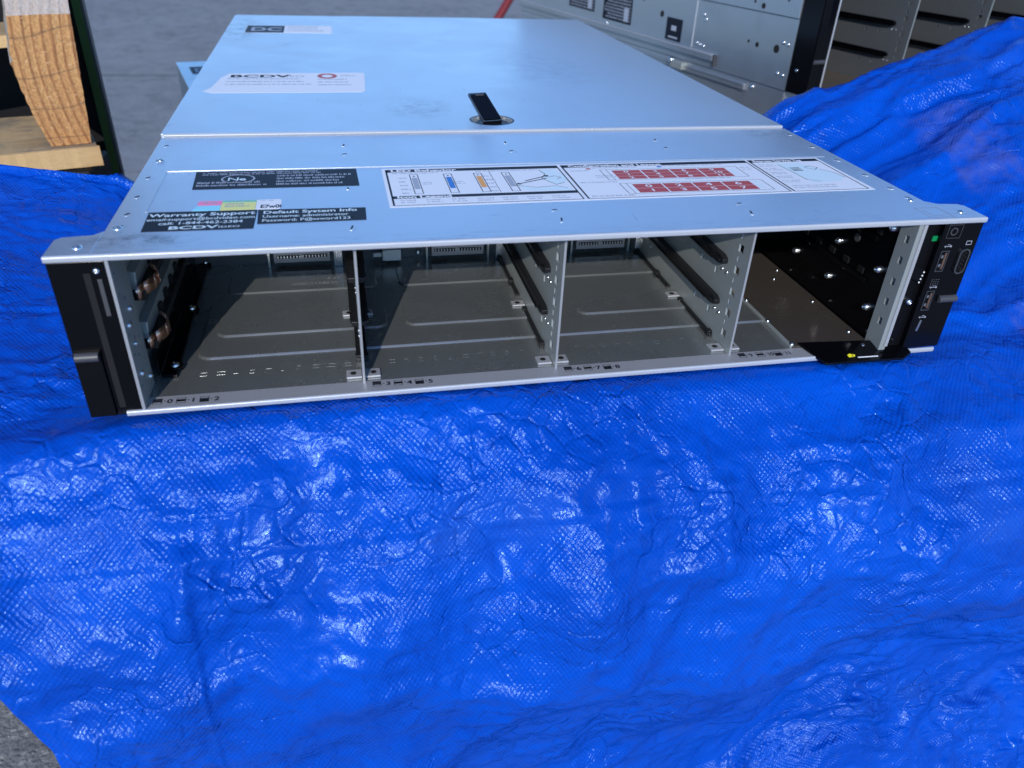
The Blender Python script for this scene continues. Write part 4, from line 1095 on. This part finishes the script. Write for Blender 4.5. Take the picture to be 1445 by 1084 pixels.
    # explicit long folds: (u0, v0, u1, v1, width, amp), v measured from the lip
    for u0, v0, u1, v1, wd, am in ((-22, 0, -120, 30, 5, 2.2), (-22, 0, 10, 16, 5, 2.0), (215, 8, 268, 150, 20, 7), (262, 150, 235, 240, 12, 4), (150, 6, 205, 95, 14, -4), (300, 20, 330, 120, 14, 5), (60, 30, 20, 140, 12, 3.5), (20, 190, 150, 150, 9, 3.5), (60, 225, 180, 235, 9, 3.5), (380, 120, 560, 60, 16, 7), (300, 200, 470, 150, 16, 6), (430, 10, 420, 90, 14, -4)):
        a = np.array([u0, v0 + vlip]); b = np.array([u1, v1 + vlip]); ab = b - a; L2_ = ab @ ab
        t_ = np.clip(((wu - a[0]) * ab[0] + (wv - a[1]) * ab[1]) / L2_, 0, 1)
        dd = np.hypot(wu - a[0] - t_ * ab[0], wv - a[1] - t_ * ab[1])
        Dz += am * np.exp(-(dd / wd) ** 1.5) * (np.sin(np.pi * np.clip(t_, .04, .96)) ** .5)
    # deep crease below the ridge at the right
    q = V - (vlip - 262 + (U - 500) * -.08) ; Dz -= rt * 4 * np.exp(-(q / 6) ** 2); Dz += rt * 3 * np.exp(-((q + 16) / 12) ** 2)
    quiet = np.where(foot, 0.0, 1.0)
    # blur the quiet mask
    for _ in range(6): quiet = (quiet + np.roll(quiet, 1, 0) + np.roll(quiet, -1, 0) + np.roll(quiet, 1, 1) + np.roll(quiet, -1, 1)) / 5
    lipq = np.clip(np.abs(V - vlip) / 26, .25, 1)
    Dz = Dz * quiet * lipq
    Bf = B + Nn * Dz[..., None]
    Bf[foot, 2] = np.minimum(Bf[foot, 2], -1.6)
    me = bpy.data.meshes.new('blue_tarp')
    idx = np.arange(NR * NC).reshape(NR, NC)
    F = np.stack([idx[:-1, :-1], idx[1:, :-1], idx[1:, 1:], idx[:-1, 1:]], -1).reshape(-1, 4)
    me.vertices.add(NR * NC); me.vertices.foreach_set('co', (Bf.reshape(-1, 3) * S).astype(np.float32).ravel())
    me.loops.add(F.size); me.loops.foreach_set('vertex_index', F.ravel().astype(np.int32))
    me.polygons.add(len(F)); me.polygons.foreach_set('loop_start', np.arange(0, F.size, 4, dtype=np.int32)); me.polygons.foreach_set('loop_total', np.full(len(F), 4, np.int32))
    me.polygons.foreach_set('use_smooth', np.ones(len(F), bool))
    uv = me.uv_layers.new(name='cloth'); UVs = np.stack([U, V], -1).reshape(-1, 2)[F.ravel()] * S
    uv.data.foreach_set('uv', UVs.astype(np.float32).ravel())
    me.update(calc_edges=True); me.validate()
    m = mat('blue_woven_poly', (.002, .09, .66), .2); N = NT(m)
    tc_ = N.n('TexCoord'); uvv = tc_.outputs['UV']
    # cloth coordinates, slightly warped
    nz = N.n('TexNoise'); nz.inputs['Scale'].default_value = 70; nz.inputs['Detail'].default_value = 3; N.l(uvv, nz.inputs['Vector'])
    sub = N.n('VectorMath', operation='SUBTRACT'); N.l(nz.outputs['Color'], sub.inputs[0]); sub.inputs[1].default_value = (.5, .5, .5)
    scl = N.n('VectorMath', operation='SCALE'); N.l(sub.outputs[0], scl.inputs[0]); scl.inputs['Scale'].default_value = .0026
    add = N.n('VectorMath', operation='ADD'); N.l(uvv, add.inputs[0]); N.l(scl.outputs[0], add.inputs[1])
    sp = N.n('SeparateXYZ'); N.l(add.outputs[0], sp.inputs[0])
    su = N.math('SINE', N.math('MULTIPLY', sp.outputs[0], 2 * math.pi / .0030))
    sv = N.math('SINE', N.math('MULTIPLY', sp.outputs[1], 2 * math.pi / .0036))
    lump = N.math('MULTIPLY', su, sv)
    lump = N.mapr(lump, -.5, 1.0, 0, 1)
    thr = N.math('SINE', N.math('MULTIPLY', sp.outputs[0], 2 * math.pi / .0020))
    wmask = N.mapr(N.noise(uvv, 16, 3, .6), .40, .60, .12, 1.2)
    crk = N.noise(uvv, 300, 5, .65, .8)
    crk2 = N.noise(uvv, 120, 4, .6, 1.0)
    h = N.math('ADD', N.math('MULTIPLY', lump, wmask), N.math('MULTIPLY', crk, .75))
    ve = N.n('TexVoronoi', feature='DISTANCE_TO_EDGE'); ve.inputs['Scale'].default_value = 62; ve.inputs['Randomness'].default_value = 1.0
    wv_ = N.n('VectorMath', operation='ADD'); s3 = N.n('VectorMath', operation='SCALE'); s3.inputs['Scale'].default_value = .016
    nz3 = N.n('TexNoise'); nz3.inputs['Scale'].default_value = 34; nz3.inputs['Detail'].default_value = 3; N.l(uvv, nz3.inputs['Vector']); N.l(nz3.outputs['Color'], s3.inputs[0])
    N.l(uvv, wv_.inputs[0]); N.l(s3.outputs[0], wv_.inputs[1]); N.l(wv_.outputs[0], ve.inputs['Vector'])
    vf = N.n('TexVoronoi'); vf.inputs['Scale'].default_value = 85; N.l(wv_.outputs[0], vf.inputs['Vector'])
    gate = N.mapr(N.noise(uvv, 13, 3, .6), .42, .60, 0, 1)
    ed = N.math('MULTIPLY', N.mapr(ve.outputs['Distance'], 0, .09, 0, 1), gate)
    fc_ = N.math('MULTIPLY', vf.outputs['Distance'], gate)
    n0 = N.bump(N.math('ADD', N.math('MULTIPLY', ed, .25), fc_), .8, .0030)
    nb = N.bump(crk2, .5, .0014, n0)
    N.l(N.bump(h, .9, .00032, nb), N.b.inputs['Normal'])
    big = N.noise(uvv, 9, 4, .6)
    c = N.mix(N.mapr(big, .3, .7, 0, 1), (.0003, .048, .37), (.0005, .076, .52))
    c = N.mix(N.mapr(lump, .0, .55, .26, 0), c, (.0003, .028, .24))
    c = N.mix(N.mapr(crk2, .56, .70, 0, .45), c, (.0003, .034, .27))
    # scuffed paler specks where the coating is rubbed through
    sc_ = N.mapr(N.noise(uvv, 210, 4, .7), .70, .76, 0, .35)
    c = N.mix(sc_, c, (.25, .35, .75))
    # dusty stains
    dst = N.math('MULTIPLY', N.mapr(N.noise(uvv, 7.5, 3, .5), .60, .70, 0, 1), .12)
    c = N.mix(dst, c, (.06, .12, .26))
    # patches of old clear tape
    s2 = N.n('SeparateXYZ'); N.l(uvv, s2.inputs[0])
    def patch(u0, u1, v0, v1, soft=.004):
        wob = N.math('MULTIPLY', N.math('SUBTRACT', N.noise(uvv, 25, 3), .5), .03)
        a = N.math('ADD', s2.outputs[0], wob); b = N.math('ADD', s2.outputs[1], wob)
        f1 = N.mapr(a, u0 - soft, u0 + soft, 0, 1); f2 = N.mapr(a, u1 - soft, u1 + soft, 1, 0); f3 = N.mapr(b, v0 - soft, v0 + soft, 0, 1); f4 = N.mapr(b, v1 - soft, v1 + soft, 1, 0)
        return N.math('MULTIPLY', N.math('MULTIPLY', f1, f2), N.math('MULTIPLY', f3, f4))
    VL = vlip * S
    tape = N.math('MAXIMUM', patch(.600, .645, VL - .26, VL - .155), patch(.56, .60, VL - .05, VL + .05))
    c = N.mix(N.math('MULTIPLY', N.math('MULTIPLY', tape, N.mapr(N.noise(uvv, 38, 4, .7), .40, .62, .1, 1)), .40), c, (.09, .09, .22))
    N.l(c, N.b.inputs['Base Color'])
    N.l(N.math('ADD', N.mapr(crk2, .3, .7, .15, .30), N.math('MULTIPLY', tape, .1)), N.b.inputs['Roughness'])
    N.b.inputs['Specular IOR Level'].default_value = .29; N.b.inputs['Specular Tint'].default_value = (.5, .78, 1, 1)
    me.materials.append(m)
    o = bpy.data.objects.new('blue_tarpaulin', me); col.objects.link(o)
    so = o.modifiers.new('thickness', 'SOLIDIFY'); so.thickness = .35 * S; so.offset = -1 if flip > 0 else 1
    tag(o, 'crumpled blue woven tarpaulin draped under the front server and hanging down', 'tarpaulin')
    print('tarp', NR, NC, 'vlip', vlip)
    return o
tarp()
